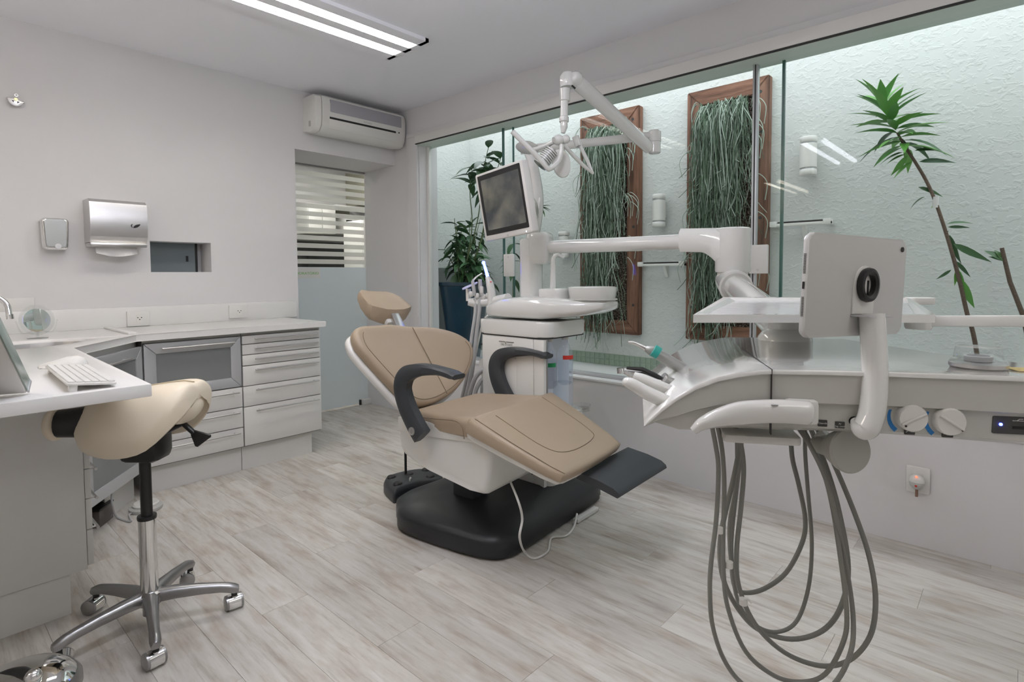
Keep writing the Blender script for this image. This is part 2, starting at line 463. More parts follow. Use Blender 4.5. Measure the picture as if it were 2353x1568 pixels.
# sliding window: top track, panes, stiles, locks
XG = XW + .10
win = struct('window_1', loc=(XG, 1.5, .56))
b = B(); b.box((XW - .045, -1.9, 2.386), (XG + .04, 3.905, 2.452), bev=.003)
obj('track_cover', b, LAMINATE, win)
obj('track_slot', B().box((XW - .043, -1.9, 2.379), (XW - .03, 3.90, 2.387)), DARKGAP, win)
obj('track_soffit', B().box((XW - .03, -1.9, 2.376), (XW + .15, 3.90, 2.388)), mat('pale_green_soffit', (.62, .70, .64), .5), win)
obj('sill_rail', B().box((XG - .035, -.95, .56), (XG + .035, 3.9, .578), bev=.003), ALU, win)
def yat(px, py=400, X=XG): return aX(px, py, X).y
ys = [-.95, -.02, yat(1795, 300), yat(1172, 300), 3.89]
def pane(y0, y1, x): obj('glass_pane', B().box((x - .004, y0, .575), (x + .004, y1, 2.38)), GLASS, win)
pane(-.95, -.03, XG + .015); pane(-.01, yat(1735) + .0, XG - .015); pane(yat(1795), yat(1168), XG + .015); pane(yat(1180), 3.89, XG - .015)
def edge(y, x, wd, m=GLASSE): obj('pane_edge', B().box((x - .008, y - wd / 2, .575), (x + .008, y + wd / 2, 2.38)), m, win)
edge(yat(1796), XG + .015, .014); edge(yat(1160), XG - .015, .012); edge(-.03, XG + .015, .006); edge(yat(1177), XG + .015, .006)
y0 = yat(1737)
obj('stile', B().box((XG - .03, y0 - .014, .575), (XG + .0, y0 + .014, 2.38), bev=.003), ALU, win)
obj('stile_groove', B().box((XG - .032, y0 - .004, .575), (XG - .028, y0 + .002, 2.38)), DARKGAP, win)
obj('stile', B().box((XG - .02, 3.872, .575), (XG + .01, 3.90, 2.38), bev=.003), LAMINATE, win)
def lock(px, py, hh, m):
    p = aX(px, py, XG - .035)
    l = obj('lock_case', B().box((p.x - .012, p.y - .05, p.z - hh), (p.x + .012, p.y + .05, p.z + hh), bev=.006), m, win)
    obj('screw', B().cyl((p.x - .014, p.y, p.z + hh * .75), (p.x - .011, p.y, p.z + hh * .75), .006, seg=10).cyl((p.x - .014, p.y, p.z - hh * .75), (p.x - .011, p.y, p.z - hh * .75), .006, seg=10), STEEL, l)
lock(1743, 596, .078, LAMINATE); lock(1170, 610, .085, LAMINATE)

# ------------------------------------------------------------------ light well outside the window
XO, YE = 4.20, 4.43
struct('ground_court', B().box((XG + .1, -2.2, .30), (4.4, 4.6, .455)), STONE)['kind'] = 'structure'
wo = struct('wall_outer', B().box((XO, -2.2, -.1), (XO + .2, 4.63, 3.05)), STUCCO)
struct('wall_end', B().box((XW + .2, YE, .45), (XO, YE + .2, 3.05)).box((XW + .2, -2.3, .45), (XO, -2.2, 3.05)), STUCCO)
struct('trim_3', B().box((XW + .2, YE - .03, .45), (XO, YE, 1.33)).box((XW + .2, YE - .05, 1.10), (XO - .02, YE - .03, 1.13)), GREYW)
ob = struct('trim_4', B().box((XO - .006, -2.2, .455), (XO, YE, .558)), GROUT)
tm = mesh_of('tile', B().box((-.004, -.0235, -.0235), (.004, .0235, .0235), bev=.0012, seg=1), TILE)
for r in range(2):
    for k in range(90):
        inst('tile', tm, ob, Matrix.Translation((XO - .007, -.64 + k * .0505, .482 + r * .0505)))

def hang_frame(px, w_, label):
    (x0, y0), (x1, y1) = px
    ya, za = aX(x0, y0, XO).y, 2.63
    yb = ya - w_; zb = .745
    t = thing('vertical_garden', label, 'planter', (XO, (ya + yb) / 2, zb), 'framed hanging gardens')
    bw, th = .115, .065
    X0 = XO - th
    def board(poly, m):
        vs = [(X0, p[0], p[1]) for p in poly] + [(XO - .002, p[0], p[1]) for p in poly]
        bm = bmesh.new(); v = [bm.verts.new(q) for q in vs]
        bm.faces.new(v[:4]); bm.faces.new(v[4:][::-1])
        for j in range(4): bm.faces.new((v[j], v[(j + 1) % 4], v[(j + 1) % 4 + 4], v[j + 4]))
        bmesh.ops.bevel(bm, geom=bm.edges[:], offset=.005, segments=2, affect='EDGES')
        o = obj('board', B().frombm(bm), m, t)
        return o
    g = .0015
    bd = [board([(ya, zb), (ya, za), (ya - bw + g, za - bw), (ya - bw + g, zb + bw)], WOODV),
          board([(yb, zb), (yb, za), (yb + bw - g, za - bw), (yb + bw - g, zb + bw)], WOODV),
          board([(ya - g, za), (yb + g, za), (yb + bw, za - bw), (ya - bw, za - bw)], WOODH),
          board([(ya - g, zb), (yb + g, zb), (yb + bw, zb + bw), (ya - bw, zb + bw)], WOODH)]
    for i, (dy, zz) in enumerate(((.05, .25), (.05, .9), (.05, 1.5), (.06, 1.78))):
        for side, o in ((1, bd[0]), (-1, bd[1])):
            yy = (ya if side > 0 else yb) - side * dy
            obj('bolt_hole', B().cyl((X0 - .001, yy, zb + zz), (X0 + .004, yy, zb + zz), .012, seg=12), DARKGAP, o)
    obj('coir_panel', B().box((XO - .035, yb + bw, zb + bw), (XO - .004, ya - bw, za - bw)), COIR, t)
    return t, ya, yb, za, zb
def strands(t, ya, yb, za, zb, seed, n):
    """hair-like trailing cactus stems: nobody could count them"""
    rnd = random.Random(seed)
    for name, m, cnt, rad in (('trailing_stems', STRAND, n, .0032), ('pale_trailing_stems', STRANDP, n // 2, .003)):
        b = B()
        for i in range(cnt):
            u = rnd.random() ** 1.35
            bank = rnd.random()
            if bank < .72: zt = za - .16 - rnd.random() * .10
            elif bank < .90: zt = za - .62 - rnd.random() * .3
            else: zt = za - 1.1 - rnd.random() * .35
            wd = (ya - yb) - .25
            y = ya - .115 - wd * (.02 + .78 * u) if zt < za - .3 else ya - .125 - wd * (.04 + .88 * u)
            ln = min(rnd.uniform(.2, 1.05) * (1.3 - .85 * abs(u - .3)), zt - zb - rnd.uniform(-.1, .12))
            out = rnd.uniform(.04, .13)
            p = [Vector((XO - .04, y, zt)), Vector((XO - .05 - out * .6, y + rnd.uniform(-.03, .03), zt + rnd.uniform(.02, .06))),
                 Vector((XO - .05 - out, y + rnd.uniform(-.06, .06), zt - .08))]
            k = 5; yy = p[-1].y; sw = rnd.uniform(-.016, .016)
            for j in range(1, k + 1):
                yy += rnd.uniform(-.03, .03) + sw
                p.append(Vector((XO - .05 - out * (1 - .25 * j / k) + rnd.uniform(-.012, .012), yy, zt - .08 - ln * j / k)))
            if rnd.random() < .5: p[-1] += Vector((-.04, rnd.choice((-1, 1)) * rnd.uniform(.02, .06), rnd.uniform(.01, .05)))
            b.tube(spline(p, 2), [rad, rad, rad * .7], 4, cap=False)
        if name[0] == 'p':
            for i in range(26):                       # stray stems that lean out over the timber
                side = rnd.choice((-1, 1)); yy = (ya - .13) if side > 0 else (yb + .13); z = rnd.uniform(zb + .5, za - .12)
                d = rnd.uniform(.06, .17)
                b.tube(spline([(XO - .05, yy, z), (XO - .12, yy + side * d * .5, z + .05), (XO - .13, yy + side * d, z - .02), (XO - .12, yy + side * d * .9, z - .14)], 4), .0028, 4, cap=False)
        o = obj(name, b, m, t); o['kind'] = 'stuff'
t, *q = hang_frame(((1342, 278), (1478, 247)), .59, 'weathered timber framed hanging garden behind the horizontal dental arm, left of the two')
strands(t, *q, 3, 360)
t, *q = hang_frame(((1588, 215), (1775, 175)), .60, 'weathered timber framed hanging garden crossed by the aluminium window stile, right of the two')
strands(t, *q, 5, 430)

def wall_lamp(px, label):
    x0, y0, x1, y1 = px
    r = .052; xc = XO - .075
    a = aX((x0 + x1) / 2, y0, xc); c = aX((x0 + x1) / 2, y1, xc)
    y = a.y; z1, z0 = a.z, c.z
    t = thing('wall_lamp', label, 'lamp', (xc, y, z0), 'white cylinder lamps in the light well')
    hh = z1 - z0
    obj('lamp_body', B().lathe([(r * .95, z0 + hh * .19), (r, z0 + hh * .2), (r, z1 - hh * .2), (r * .95, z1 - hh * .19)], Matrix.Translation((xc, y, 0))), PLAST, t)
    obj('gap_ring', B().lathe([(r * .88, z0 + .01), (r * .88, z1 - .01)], Matrix.Translation((xc, y, 0))), ALU, t)
    for a0, a1 in ((z0, z0 + hh * .15), (z1 - hh * .15, z1)):
        obj('lamp_cap', B().lathe([(r * .94, a0), (r, a0 + .004), (r, a1 - .004), (r * .94, a1)], Matrix.Translation((xc, y, 0))), PLAST, t)
    obj('wall_bracket', B().box((xc, y - .025, (z0 + z1) / 2 - .05), (XO, y + .025, (z0 + z1) / 2 + .05)), PLAST, t)
wall_lamp((1835, 315, 1881, 403), 'white cylinder wall lamp right of both framed hanging gardens')
wall_lamp((1496, 447, 1532, 522), 'white cylinder wall lamp between the two framed hanging gardens')
wall_lamp((1281, 533, 1310, 592), 'white cylinder wall lamp half hidden behind the horizontal dental arm')
def rail(px, label):
    x0, x1, yy = px
    a, c = aX(x0, yy, XO - .07), aX(x1, yy - 10, XO - .07)
    z = (a.z + c.z) / 2
    t = thing('wall_shelf', label, 'shelf', (XO - .07, (a.y + c.y) / 2, z), 'small white wall shelves in the light well')
    ya, yb = max(a.y, c.y), min(a.y, c.y)
    obj('shelf_bar', B().box((XO - .085, yb, z - .016), (XO - .045, ya, z + .004), bev=.003), PLAST, t)
    obj('dark_slot', B().box((XO - .08, yb + .05, z + .004), (XO - .05, ya - .05, z + .016)), BLACK, t)
    for y in (yb, ya - .045): obj('end_block', B().box((XO - .09, y, z - .018), (XO - .01, y + .045, z + .02), bev=.004), PLAST, t)
    ym = (ya + yb) / 2 - .02
    obj('bracket', B().prism([(0, 0), (.06, 0), (.06, -.09), (.05, -.09)], -.012, .012, frame((XO - .062, ym, z - .015), (1, 0, 0), z=(0, -1, 0))), PLAST, t)
rail((1770, 1910, 518), 'white wall shelf with dark slot below the right wall lamp')
rail((1467, 1574, 612), 'white wall shelf with dark slot between the hanging gardens')

# plants ---------------------------------------------------------------
def leaf_mesh(name, L, W, droop, m, fold=.25, n=6):
    vs, fs = [], []
    for i in range(n + 1):
        t = i / n; x = L * t; ww = W / 2 * (sin(pi * min(t * 1.02, 1) ** .75) ** .9 if 0 < t < 1 else .04)
        z = -droop * L * t * t
        vs += [(x, -ww, z + fold * ww), (x, 0, z), (x, ww, z + fold * ww)]
    for i in range(n):
        a = i * 3
        fs += [(a, a + 3, a + 4, a + 1), (a + 1, a + 4, a + 5, a + 2)]
    b = B(); b.add(vs, fs); return mesh_of(name, b, m, sharp=80)
def leaf_at(me, par, p, d, roll=0, s=1, up=(0, 0, 1)):
    d = Vector(d).normalized(); up = Vector(up)
    if abs(d.dot(up)) > .97: up = Vector((1, 0, .2))
    M = frame(p, d, z=up) @ Matrix.Rotation(roll, 4, 'X') @ Matrix.Scale(s, 4)
    return inst('leaf', me, par, M)
LD = leaf_mesh('leaf', .15, .055, .35, LEAFD); LM = leaf_mesh('leaf', .12, .045, .3, LEAFM)
LB = leaf_mesh('leaf', .23, .056, .22, LEAFB, .35); LDL = leaf_mesh('leaf', .24, .045, .4, LEAFD, .3)
rnd = random.Random(11)

# leafy bush in the tall blue pot
pc = Vector((3.55, 3.83, .455))
pot = thing('plant_pot', 'tall square tapered blue glazed pot at the far end of the light well', 'pot', pc)
Mp = Matrix.Translation(pc) @ Matrix.Rotation(radians(20), 4, 'Z')
def sq(h): return [(x, y) for x, y in rrect(2 * h, 2 * h, .03, 3)]
R = []
for h, z in ((.11, 0), (.175, .70), (.185, .705), (.185, .735), (.165, .735), (.16, .70)): R.append([(x, y, z) for x, y in sq(h)])
obj('pot_body', B().rings(R, M=Mp), POTM, pot)
obj('soil', B().prism(sq(.165), .695, .712, Mp), SOIL, pot)
top = pc + Vector((0, 0, .71))
bush = thing('leafy_shrub', 'dense dark green leafy shrub growing from the tall blue pot', 'plant', top)
trunks = B()
tips = []
for i in range(22):
    a = rnd.uniform(0, 2 * pi); r = rnd.uniform(.08, .34); hgt = rnd.uniform(.05, .66)
    e_ = top + Vector((cos(a) * r * .7 + .08, sin(a) * r * 1.05, hgt)); e_.x = max(e_.x, 3.50)
    base = top + Vector((cos(a) * .05, sin(a) * .05, -.01))
    pts = spline([base, base.lerp(e_, .5) + Vector((0, 0, .06)), e_], 5)
    trunks.tube(pts, [.006, .003], 5); tips.append(pts)
tall = []
for k, (px, py, d) in enumerate(((1122, 340, 4.7), (1085, 385, 4.75), (1150, 365, 4.65), (1130, 395, 4.6))):
    e_ = aD(px, py, d); base = top + Vector((.03 * (k - 1), .03, -.01))
    pts = spline([base, base.lerp(e_, .45) + Vector((.02, -.05, .05)), base.lerp(e_, .8), e_], 6)
    trunks.tube(pts, [.006, .003], 5); tall.append(pts)
obj('stems', trunks, STEMG, bush)
for pts in tips:
    for k in range(12):
        p = pts[rnd.randint(3, len(pts) - 1)]
        a = rnd.uniform(0, 2 * pi)
        leaf_at(rnd.choice((LD, LD, LM)), bush, p + Vector((rnd.uniform(-.03, .03), rnd.uniform(-.03, .03), rnd.uniform(-.06, .06))), (max(cos(a), -.35), sin(a), rnd.uniform(-.5, .35)), rnd.uniform(-.4, .4), rnd.uniform(.8, 1.2))
for pts in tall:
    for k in range(9):
        p = pts[-1 - rnd.randint(0, 4)]
        a = rnd.uniform(0, 2 * pi)
        leaf_at(LD, bush, p, (cos(a), sin(a), rnd.uniform(-.7, .5)), 0, rnd.uniform(1.1, 1.6))
# second shrub: twigs by the unit column
p0 = Vector((3.62, 3.30, .455))
pot2 = thing('plant_pot', 'small turquoise glazed pot low behind the dental unit', 'pot', p0)
obj('pot_body', B().lathe([(.07, 0), (.11, .05), (.125, .22), (.135, .23), (.135, .25), (.115, .25), (.112, .21)], Matrix.Translation(p0)), POTT, pot2)
obj('soil', B().lathe([(.1, .205), (.1, .215)], Matrix.Translation(p0), 16), SOIL, pot2)
ag = thing('rosette_plant', 'grey green rosette plant with a leafy twig in the turquoise pot', 'plant', p0 + Vector((0, 0, .215)))
for k in range(18):
    a = k * 2.4; el = .25 + .06 * k
    leaf_at(LM, ag, p0 + Vector((0, 0, .215)), (cos(a) * cos(el), sin(a) * cos(el), sin(el)), 0, 1.1)
e_ = aD(1180, 560, 4.45)
pts = spline([p0 + Vector((.02, 0, .21)), p0.lerp(e_, .6), e_], 6)
obj('stem', B().tube(pts, [.006, .003], 5), STEMG, ag)
for k in range(9):
    a = rnd.uniform(0, 2 * pi); leaf_at(LD, ag, pts[-1 - k // 2], (cos(a), sin(a), rnd.uniform(-.8, .2)), 0, .9)
e_ = aD(1240, 476, 4.3)
pts = spline([p0 + Vector((.0, .02, .21)), p0.lerp(e_, .6) + Vector((.02, 0, 0)), e_], 6)
obj('stem', B().tube(pts, [.005, .0025], 5), STEMG, ag)
for dv in ((.5, -.6, .3), (.5, -.6, -.15), (.4, -.3, .0), (.1, -.5, -.5)): leaf_at(LM, ag, e_, dv, 0, .75)
peb = mesh_of('pebble', B().ball((0, 0, .016), (.022, .018, .016), 10), STONE)
for k in range(6):
    c = aZ(1092 + rnd.uniform(-6, 20), 806 + rnd.uniform(-6, 8), .455); c.x = min(c.x, 4.1)
    o = inst('pebble', peb, None, Matrix.Translation((min(3.5 + .06 * k, 4.1), 3.02 + .05 * (k % 3), .4555)) @ Matrix.Rotation(k, 4, 'Z'))
    tag(o, 'white round pebble on the light well floor beside the turquoise pot', 'pebble', 'white pebbles by the turquoise pot')

# dracaena in front of the outer wall
XDR = 3.82
pp = [aX(x, y, XDR) for x, y in ((2062, 305), (2078, 335), (2100, 368), (2128, 415), (2150, 465), (2172, 530), (2190, 590), (2206, 650), (2222, 720), (2240, 785))]
base = Vector((XDR + .02, pp[-1].y - .06, .455))
dr = thing('dracaena', 'tall bare stemmed plant topped with a bright green leaf rosette against the outer wall', 'plant', base)
pts = spline(pp + [base], 6)
obj('soil_patch', B().lathe([(.12, .455), (.10, .47), (.001, .475)], Matrix.Translation((base.x, base.y, 0)), 20), SOIL, dr)
obj('stem', B().tube(pts, [.006, .008, .009, .010, .011], 8), STEM, dr)
tie = pts[24]
obj('tag_tie', B().tube([tie + Vector((0, 0, -.03)), tie + Vector((0, 0, .03))], .014, 8), LAMINATE, dr)
crown = pp[0]
axis = (pp[0] - pp[2]).normalized()
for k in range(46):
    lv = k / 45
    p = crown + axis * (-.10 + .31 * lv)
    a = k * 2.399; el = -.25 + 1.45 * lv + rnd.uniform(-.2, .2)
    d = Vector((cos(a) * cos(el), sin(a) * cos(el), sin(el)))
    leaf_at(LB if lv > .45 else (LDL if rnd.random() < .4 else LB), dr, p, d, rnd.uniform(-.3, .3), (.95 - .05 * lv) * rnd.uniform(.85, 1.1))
def dleaf(x0, y0, x1, y1, me=LDL, dx=0.0):
    a, c = aX(x0, y0, XDR), aX(x1, y1, XDR + dx); L_ = (c - a).length
    leaf_at(me, dr, a, c - a, rnd.uniform(-.6, .6), L_ / .25, up=(-1, 0, .5))
for q in ((2075, 350, 2015, 364), (2080, 355, 2030, 372), (2085, 358, 2045, 408), (2095, 372, 2043, 408), (2102, 346, 2158, 336), (2112, 372, 2198, 360), (2088, 345, 2065, 310),
          (2125, 452, 2082, 472), (2148, 470, 2135, 480), (2176, 515, 2235, 500), (2178, 522, 2230, 520), (2180, 530, 2168, 545), (2182, 540, 2200, 610), (2190, 560, 2280, 605), (2186, 620, 2150, 645),
          (2196, 600, 2232, 638), (2200, 618, 2215, 680), (2205, 640, 2240, 715), (2195, 625, 2198, 660), (2110, 430, 2170, 445), (2188, 570, 2190, 600)):
    dleaf(*q, me=LDL if rnd.random() < .65 else LB)
q0 = aX(2302, 570, XDR); q1 = aX(2352, 728, XDR)
st2 = thing('cut_stem', 'lopped rough plant stem with one fresh shoot at the right edge of the window', 'plant', (q1.x, q1.y - .1, .455))
obj('stem', B().tube([q0, q0.lerp(q1, .5) + Vector((.01, .01, 0)), q1, Vector((q1.x, q1.y - .1, .455))], [.009, .010, .011, .012], 8), STEM, st2)
s0 = aX(2310, 600, XDR)
for x, y in ((2268, 570), (2275, 585), (2290, 572)): 
    c = aX(x, y, XDR); leaf_at(LM, st2, s0, c - s0, .3, (c - s0).length / .12, up=(-1, 0, .5))

# ------------------------------------------------------------------ laboratory seen through the door
struct('wall_lab', B().box((.2, 6.95, 0), (5.3, 7.05, Z1)).box((.1, YD, 0), (.2, 7.05, Z1)).box((5.3, YD, 0), (5.4, 7.05, Z1)).box((3.3, YD, 0), (5.3, YD + .1, Z1)).box((.2, YD, -.1), (5.3, 7.05, -.008)), PAINT)
lt = thing('added_lab_light', 'square ceiling light of the laboratory behind the glass door', 'lamp', (3.1, 5.7, Z1))  # unseen fitting, added to brighten the laboratory and the frosted door
obj('diffuser', B().box((2.8, 5.4, Z1 - .02), (3.4, 6.0, Z1 - .012)), mat('added_lab_diffuser', 'ffffff', .5, emit=('fffaf4', 24)), lt)
obj('frame', B().box((2.78, 5.38, Z1 - .012), (3.42, 6.02, Z1)), LAMINATE, lt)
def lab_rect(x0, y0, x1, y1, Y):
    p, q = aY(x0, y0, Y), aY(x1, y1, Y); return p.x, q.x, q.z, p.z
def lab_box(name, label, cat, lo, hi, m, parts=0, md=None):
    c = thing(name, label, cat, ((lo[0] + hi[0]) / 2, (lo[1] + hi[1]) / 2, lo[2]))
    obj('carcass', B().box(lo, hi, bev=.004), m, c)
    for k in range(parts):
        x0 = lo[0] + (hi[0] - lo[0]) * k / parts; x1 = lo[0] + (hi[0] - lo[0]) * (k + 1) / parts
        obj('cupboard_door', B().box((x0 + .004, lo[1] - .02, lo[2] + .004), (x1 - .004, lo[1], hi[2] - .004), bev=.003), md or m, c)
    return c
LABC = mat('lab_cream', (.42, .41, .32), .5)
x0, x1, z0, z1 = lab_rect(843, 300, 905, 474, 6.4)
lab_box('wall_cupboard', 'olive cream wall cupboard at the right edge behind the striped glass', 'cupboard', (x0, 6.4, z0), (min(x1, 5.28), 6.94, 2.69), LABC, 1)
x0, x1, z0, z1 = lab_rect(706, 466, 771, 538, 6.5)
lab_box('wall_cupboard', 'white box cupboard above the laboratory shelf behind the striped glass', 'cupboard', (x0, 6.5, z0), (x1, 6.94, z1), LAMINATE, 2)
x0, x1, z0, z1 = lab_rect(772, 470, 842, 540, 6.5)
nb = thing('open_niche', 'grey open shelf niche holding an oven behind the striped glass', 'shelf', (x0, 6.7, z0))
obj('niche_back', B().box((x0, 6.9, z0), (x1, 6.94, z1)), LABC, nb)
obj('niche_floor', B().box((x0, 6.5, z0), (x1, 6.9, z0 + .02)), LAMINATE, nb)
obj('niche_top', B().box((x0, 6.5, z1 - .02), (x1, 6.9, z1)), LAMINATE, nb)
ox0, ox1, oz0, oz1 = lab_rect(793, 500, 836, 538, 6.55)
mw_ = thing('lab_oven', 'small black and white oven in the open laboratory niche', 'oven', (ox0, 6.6, z0 + .02))
obj('oven_body', B().box((ox0, 6.56, z0 + .02), (ox1, 6.88, oz1), bev=.01), LAMINATE, mw_)
wx = (ox1 - ox0)
obj('oven_window', B().box((ox0 + .02, 6.55, z0 + .04), (ox0 + wx * .38, 6.562, oz1 - .03), bev=.003), BLACK, mw_)
obj('oven_window', B().box((ox0 + wx * .55, 6.55, z0 + .04), (ox1 - .02, 6.562, oz1 - .03), bev=.003), BLACK, mw_)
x0, x1, z0, z1 = lab_rect(707, 546, 834, 553, 6.3)
sh = thing('lab_shelf', 'long white shelf in the laboratory behind the striped glass', 'shelf', (x0, 6.6, z0))
obj('shelf_board', B().box((x0, 6.3, z0), (x1, 6.94, z1), bev=.002), LAMINATE, sh)
obj('edge_strip', B().box((x0, 6.29, z0 - .008), (x1, 6.3, z1 + .004)), ALU, sh)
ct = thing('lab_counter', 'dark grey laboratory counter and splashback behind the striped glass', 'counter', (3.9, 6.6, 0))
obj('counter_body', B().box((2.2, 6.35, 0), (5.25, 6.9, 1.16)), mat('lab_dark', (.10, .11, .105), .5), ct)
obj('counter_top', B().box((2.2, 6.32, 1.16), (5.25, 6.94, 1.2), bev=.004), LAMINATE, ct)
obj('splashback', B().box((2.2, 6.91, 1.2), (5.25, 6.94, z0 - .01)), bpy.data.materials['lab_dark'], ct)
x0, x1, z0, z1 = lab_rect(680, 575, 710, 618, 6.45)
lm = thing('lab_machine', 'black laboratory machine on the dark counter behind the glass', 'machine', (x0, 6.5, 1.2))
obj('machine_body', B().box((x0 - .1, 6.45, 1.2), (x1, 6.75, z1), bev=.01), BLACK, lm)
obj('control_strip', B().box((x0 - .08, 6.442, 1.30), (x1 - .02, 6.452, 1.34)), GREYP, lm)
x0, x1, z0, z1 = lab_rect(832, 505, 870, 620, 5.6)
cl_ = lab_box('tall_locker', 'tall white locker at the right behind the glass door', 'cupboard', (x0, 5.6, 0), (x0 + .5, 6.0, z1), LAMINATE, 1)

# glass door
dr_ = struct('door_1', loc=(2.63, YD, 0))
obj('door_pane', B().box((2.13, YD + .006, .012), (3.12, YD + .014, 2.25)), GLASS, dr_)
obj('frosted_panel', B().box((2.13, YD + .003, .012), (3.12, YD + .006, 1.336)), FROSTED, dr_)
k = 0; z = 1.336
while z < 2.235:
    a0 = z + .030; a1 = min(z + .0715, 2.25)
    obj('film_stripe', B().box((2.13, YD + .003, a0), (3.12, YD + .006, a1)), STRIPE, dr_)
    z += .0715
obj('head_rail', B().box((2.15, YD - .01, 2.238), (3.10, YD + .03, 2.252)), DARKALU, dr_)
obj('floor_guide', B().box((3.01, YD - .055, 0), (XW, YD + .0, .055), bev=.003), LAMINATE, dr_)
obj('guide_slot', B().box((2.995, YD - .02, 0), (3.01, YD + .0, .05)), DARKGAP, dr_)
sg = thing('door_sign', 'small white sign with green capital lettering on the glass door', 'sign', (2.45, YD, 1.24))
obj('sign_plate', B().box((2.285, YD - .004, 1.238), (2.615, YD + .002, 1.333)), LAMINATE, sg)
text('sign_lettering', 'LABORATÓRIO', .032, frame((2.474, YD - .0045, 1.279), (1, 0, 0), z=(0, -1, 0)), GREENTXT, sg, fit=.25)

# hatch
ht = thing('pass_through_hatch', 'rectangular wall hatch closed by a dark grey sliding panel', 'hatch', ((NX0 + NX1) / 2, YB + .15, NZ0))
obj('sliding_panel', B().box((NX0, YB + .15, NZ0), (NX1 - .05, YB + .16, NZ1)), mat('hatch_grey', (.16, .19, .20), .3, coat=.3), ht)
obj('edge_post', B().box((NX1 - .055, YB + .145, NZ0), (NX1 - .04, YB + .2, NZ1)), BLACK, ht)
obj('back_panel', B().box((NX1 - .04, YB + .2, NZ0), (NX1, YB + .21, NZ1)), PAINT, ht)
obj('finger_pull', B().box((NX1 - .115, YB + .146, NZ0 + .075), (NX1 - .10, YB + .151, NZ0 + .115)), BLACK, ht)

# air conditioner
ac = thing('air_conditioner', 'white wall mounted split air conditioner under the ceiling corner', 'air conditioner', (2.66, YB, 2.375))
prof = [(0, 2.39), (-.12, 2.372), (-.17, 2.385), (-.20, 2.42), (-.212, 2.48), (-.214, 2.60), (-.205, 2.645), (-.18, 2.662), (0, 2.662)]
def acp(x, s=1, dz=0): return [(x, YB + p[0] * s, 2.52 + (p[1] - 2.52) * (1 - (1 - s) * .5)) for p in prof]
obj('housing', B().rings([acp(2.275), acp(3.02), acp(3.055, .97), acp(3.080, .88), acp(3.088, .7)]), PLAST, ac)
obj('side_cover', B().rings([acp(2.225, .9), acp(2.228, .93), acp(2.271, .96)]), PLAST, ac)
obj('side_grille', B().box((2.218, YB - .12, 2.42), (2.2265, YB - .10, 2.46)), GREYP, ac)
obj('front_mesh', B().box((2.34, YB - .217, 2.535), (3.02, YB - .2, 2.632), bev=.006), mat('ac_mesh', (.40, .39, .42), .6, bump=(600, .3)), ac)
obj('outlet_slot', B().box((2.335, YB - .213, 2.480), (2.96, YB - .2, 2.497)), BLACK, ac)
Mfl = frame((2.335, YB - .211, 2.485), (1, 0, 0), z=(0, -1, -.22))
obj('louvre_flap', B().box((0, -.075, -.002), (.62, -.002, .003), Mfl, bev=.002), PLAST, ac)
obj('receiver', B().box((2.985, YB - .213, 2.485), (3.0, YB - .2, 2.495)), BLACK, ac)
text('maker_lettering', 'HITACHI', .016, frame((2.68, YB - .2145, 2.514), (1, 0, 0), z=(0, -1, 0)), GREYP, ac, fit=.075)

# ceiling fixtures -----------------------------------------------------
def fixture(x0, x1, y, label):
    f = thing('ceiling_light', label, 'ceiling light', ((x0 + x1) / 2, y, Z1), 'recessed twin tube ceiling lights')
    z0, zt = Z1 - .022, Z1
    ya = (y - .2175, y - .138, y - .055, y + .02, y + .108, y + .19)
    for a0, a1 in ((ya[0], ya[1]), (ya[2], ya[3]), (ya[4], ya[5])):
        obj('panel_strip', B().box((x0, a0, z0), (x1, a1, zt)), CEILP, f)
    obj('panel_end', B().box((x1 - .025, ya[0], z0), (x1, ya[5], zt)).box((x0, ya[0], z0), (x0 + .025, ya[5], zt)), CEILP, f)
    for a0, a1 in ((ya[1], ya[2]), (ya[3], ya[4])):
        obj('tube', B().cyl((x0 + .03, (a0 + a1) / 2, Z1 - .012), (x1 - .07, (a0 + a1) / 2, Z1 - .012), .0105, seg=10), TUBE, f)
        obj('tube_tray', B().box((x0 + .025, a0 + .004, Z1 - .0016), (x1 - .03, a1 - .004, Z1 - .0008)), TUBE, f)
        b = B(); n = int((x1 - x0) / .06)
        for k in range(n):
            xx = x0 + .03 + k * .06
            b.box((xx, a0, z0), (xx + .0012, a1, Z1 - .003))
        b.box((x0 + .025, a0, z0), (x1 - .025, a0 + .0015, zt)).box((x0 + .025, a1 - .0015, z0), (x1 - .025, a1, zt))
        obj('louvre', b, CHROME, f)
    return f
fixture(.35, 2.275, 2.97, 'recessed twin tube ceiling light at the top of the picture')
def pendant(x0, x1, y, z, label, tm_=TUBEP):  # added lamps out of view, hung low to brighten ceiling and room
    f = thing('pendant_light', label, 'pendant light', ((x0 + x1) / 2, y, z))
    obj('gear_tray', B().box((x0, y - .035, z - .012), (x1, y + .035, z + .012), bev=.004), LAMINATE, f)
    for s in (-1, 1): obj('tube', B().cyl((x0 + .02, y + s * .07, z), (x1 - .02, y + s * .07, z), .019, seg=12), tm_, f)
    for xx in (x0 + .01, x1 - .01): obj('lamp_holder', B().box((xx - .01, y - .095, z - .02), (xx + .01, y + .095, z + .02), bev=.003), LAMINATE, f)
    for xx in (x0 + .25, x1 - .25): obj('hanger', B().cyl((xx, y, z), (xx, y, Z1), .002, seg=6), STEEL, f)
pendant(.25, 1.5, 1.27, 2.30, 'pendant twin tube light hanging in front of the dental chair')  # recessed light implied by the window reflection, replaced by an added uplight
pendant(-.4, 2.2, -.75, 2.20, 'pendant twin tube light hanging behind the camera', TUBEB)
pendant(-1.75, -.45, 2.2, 2.32, 'pendant twin tube light hanging over the desk', TUBEW)

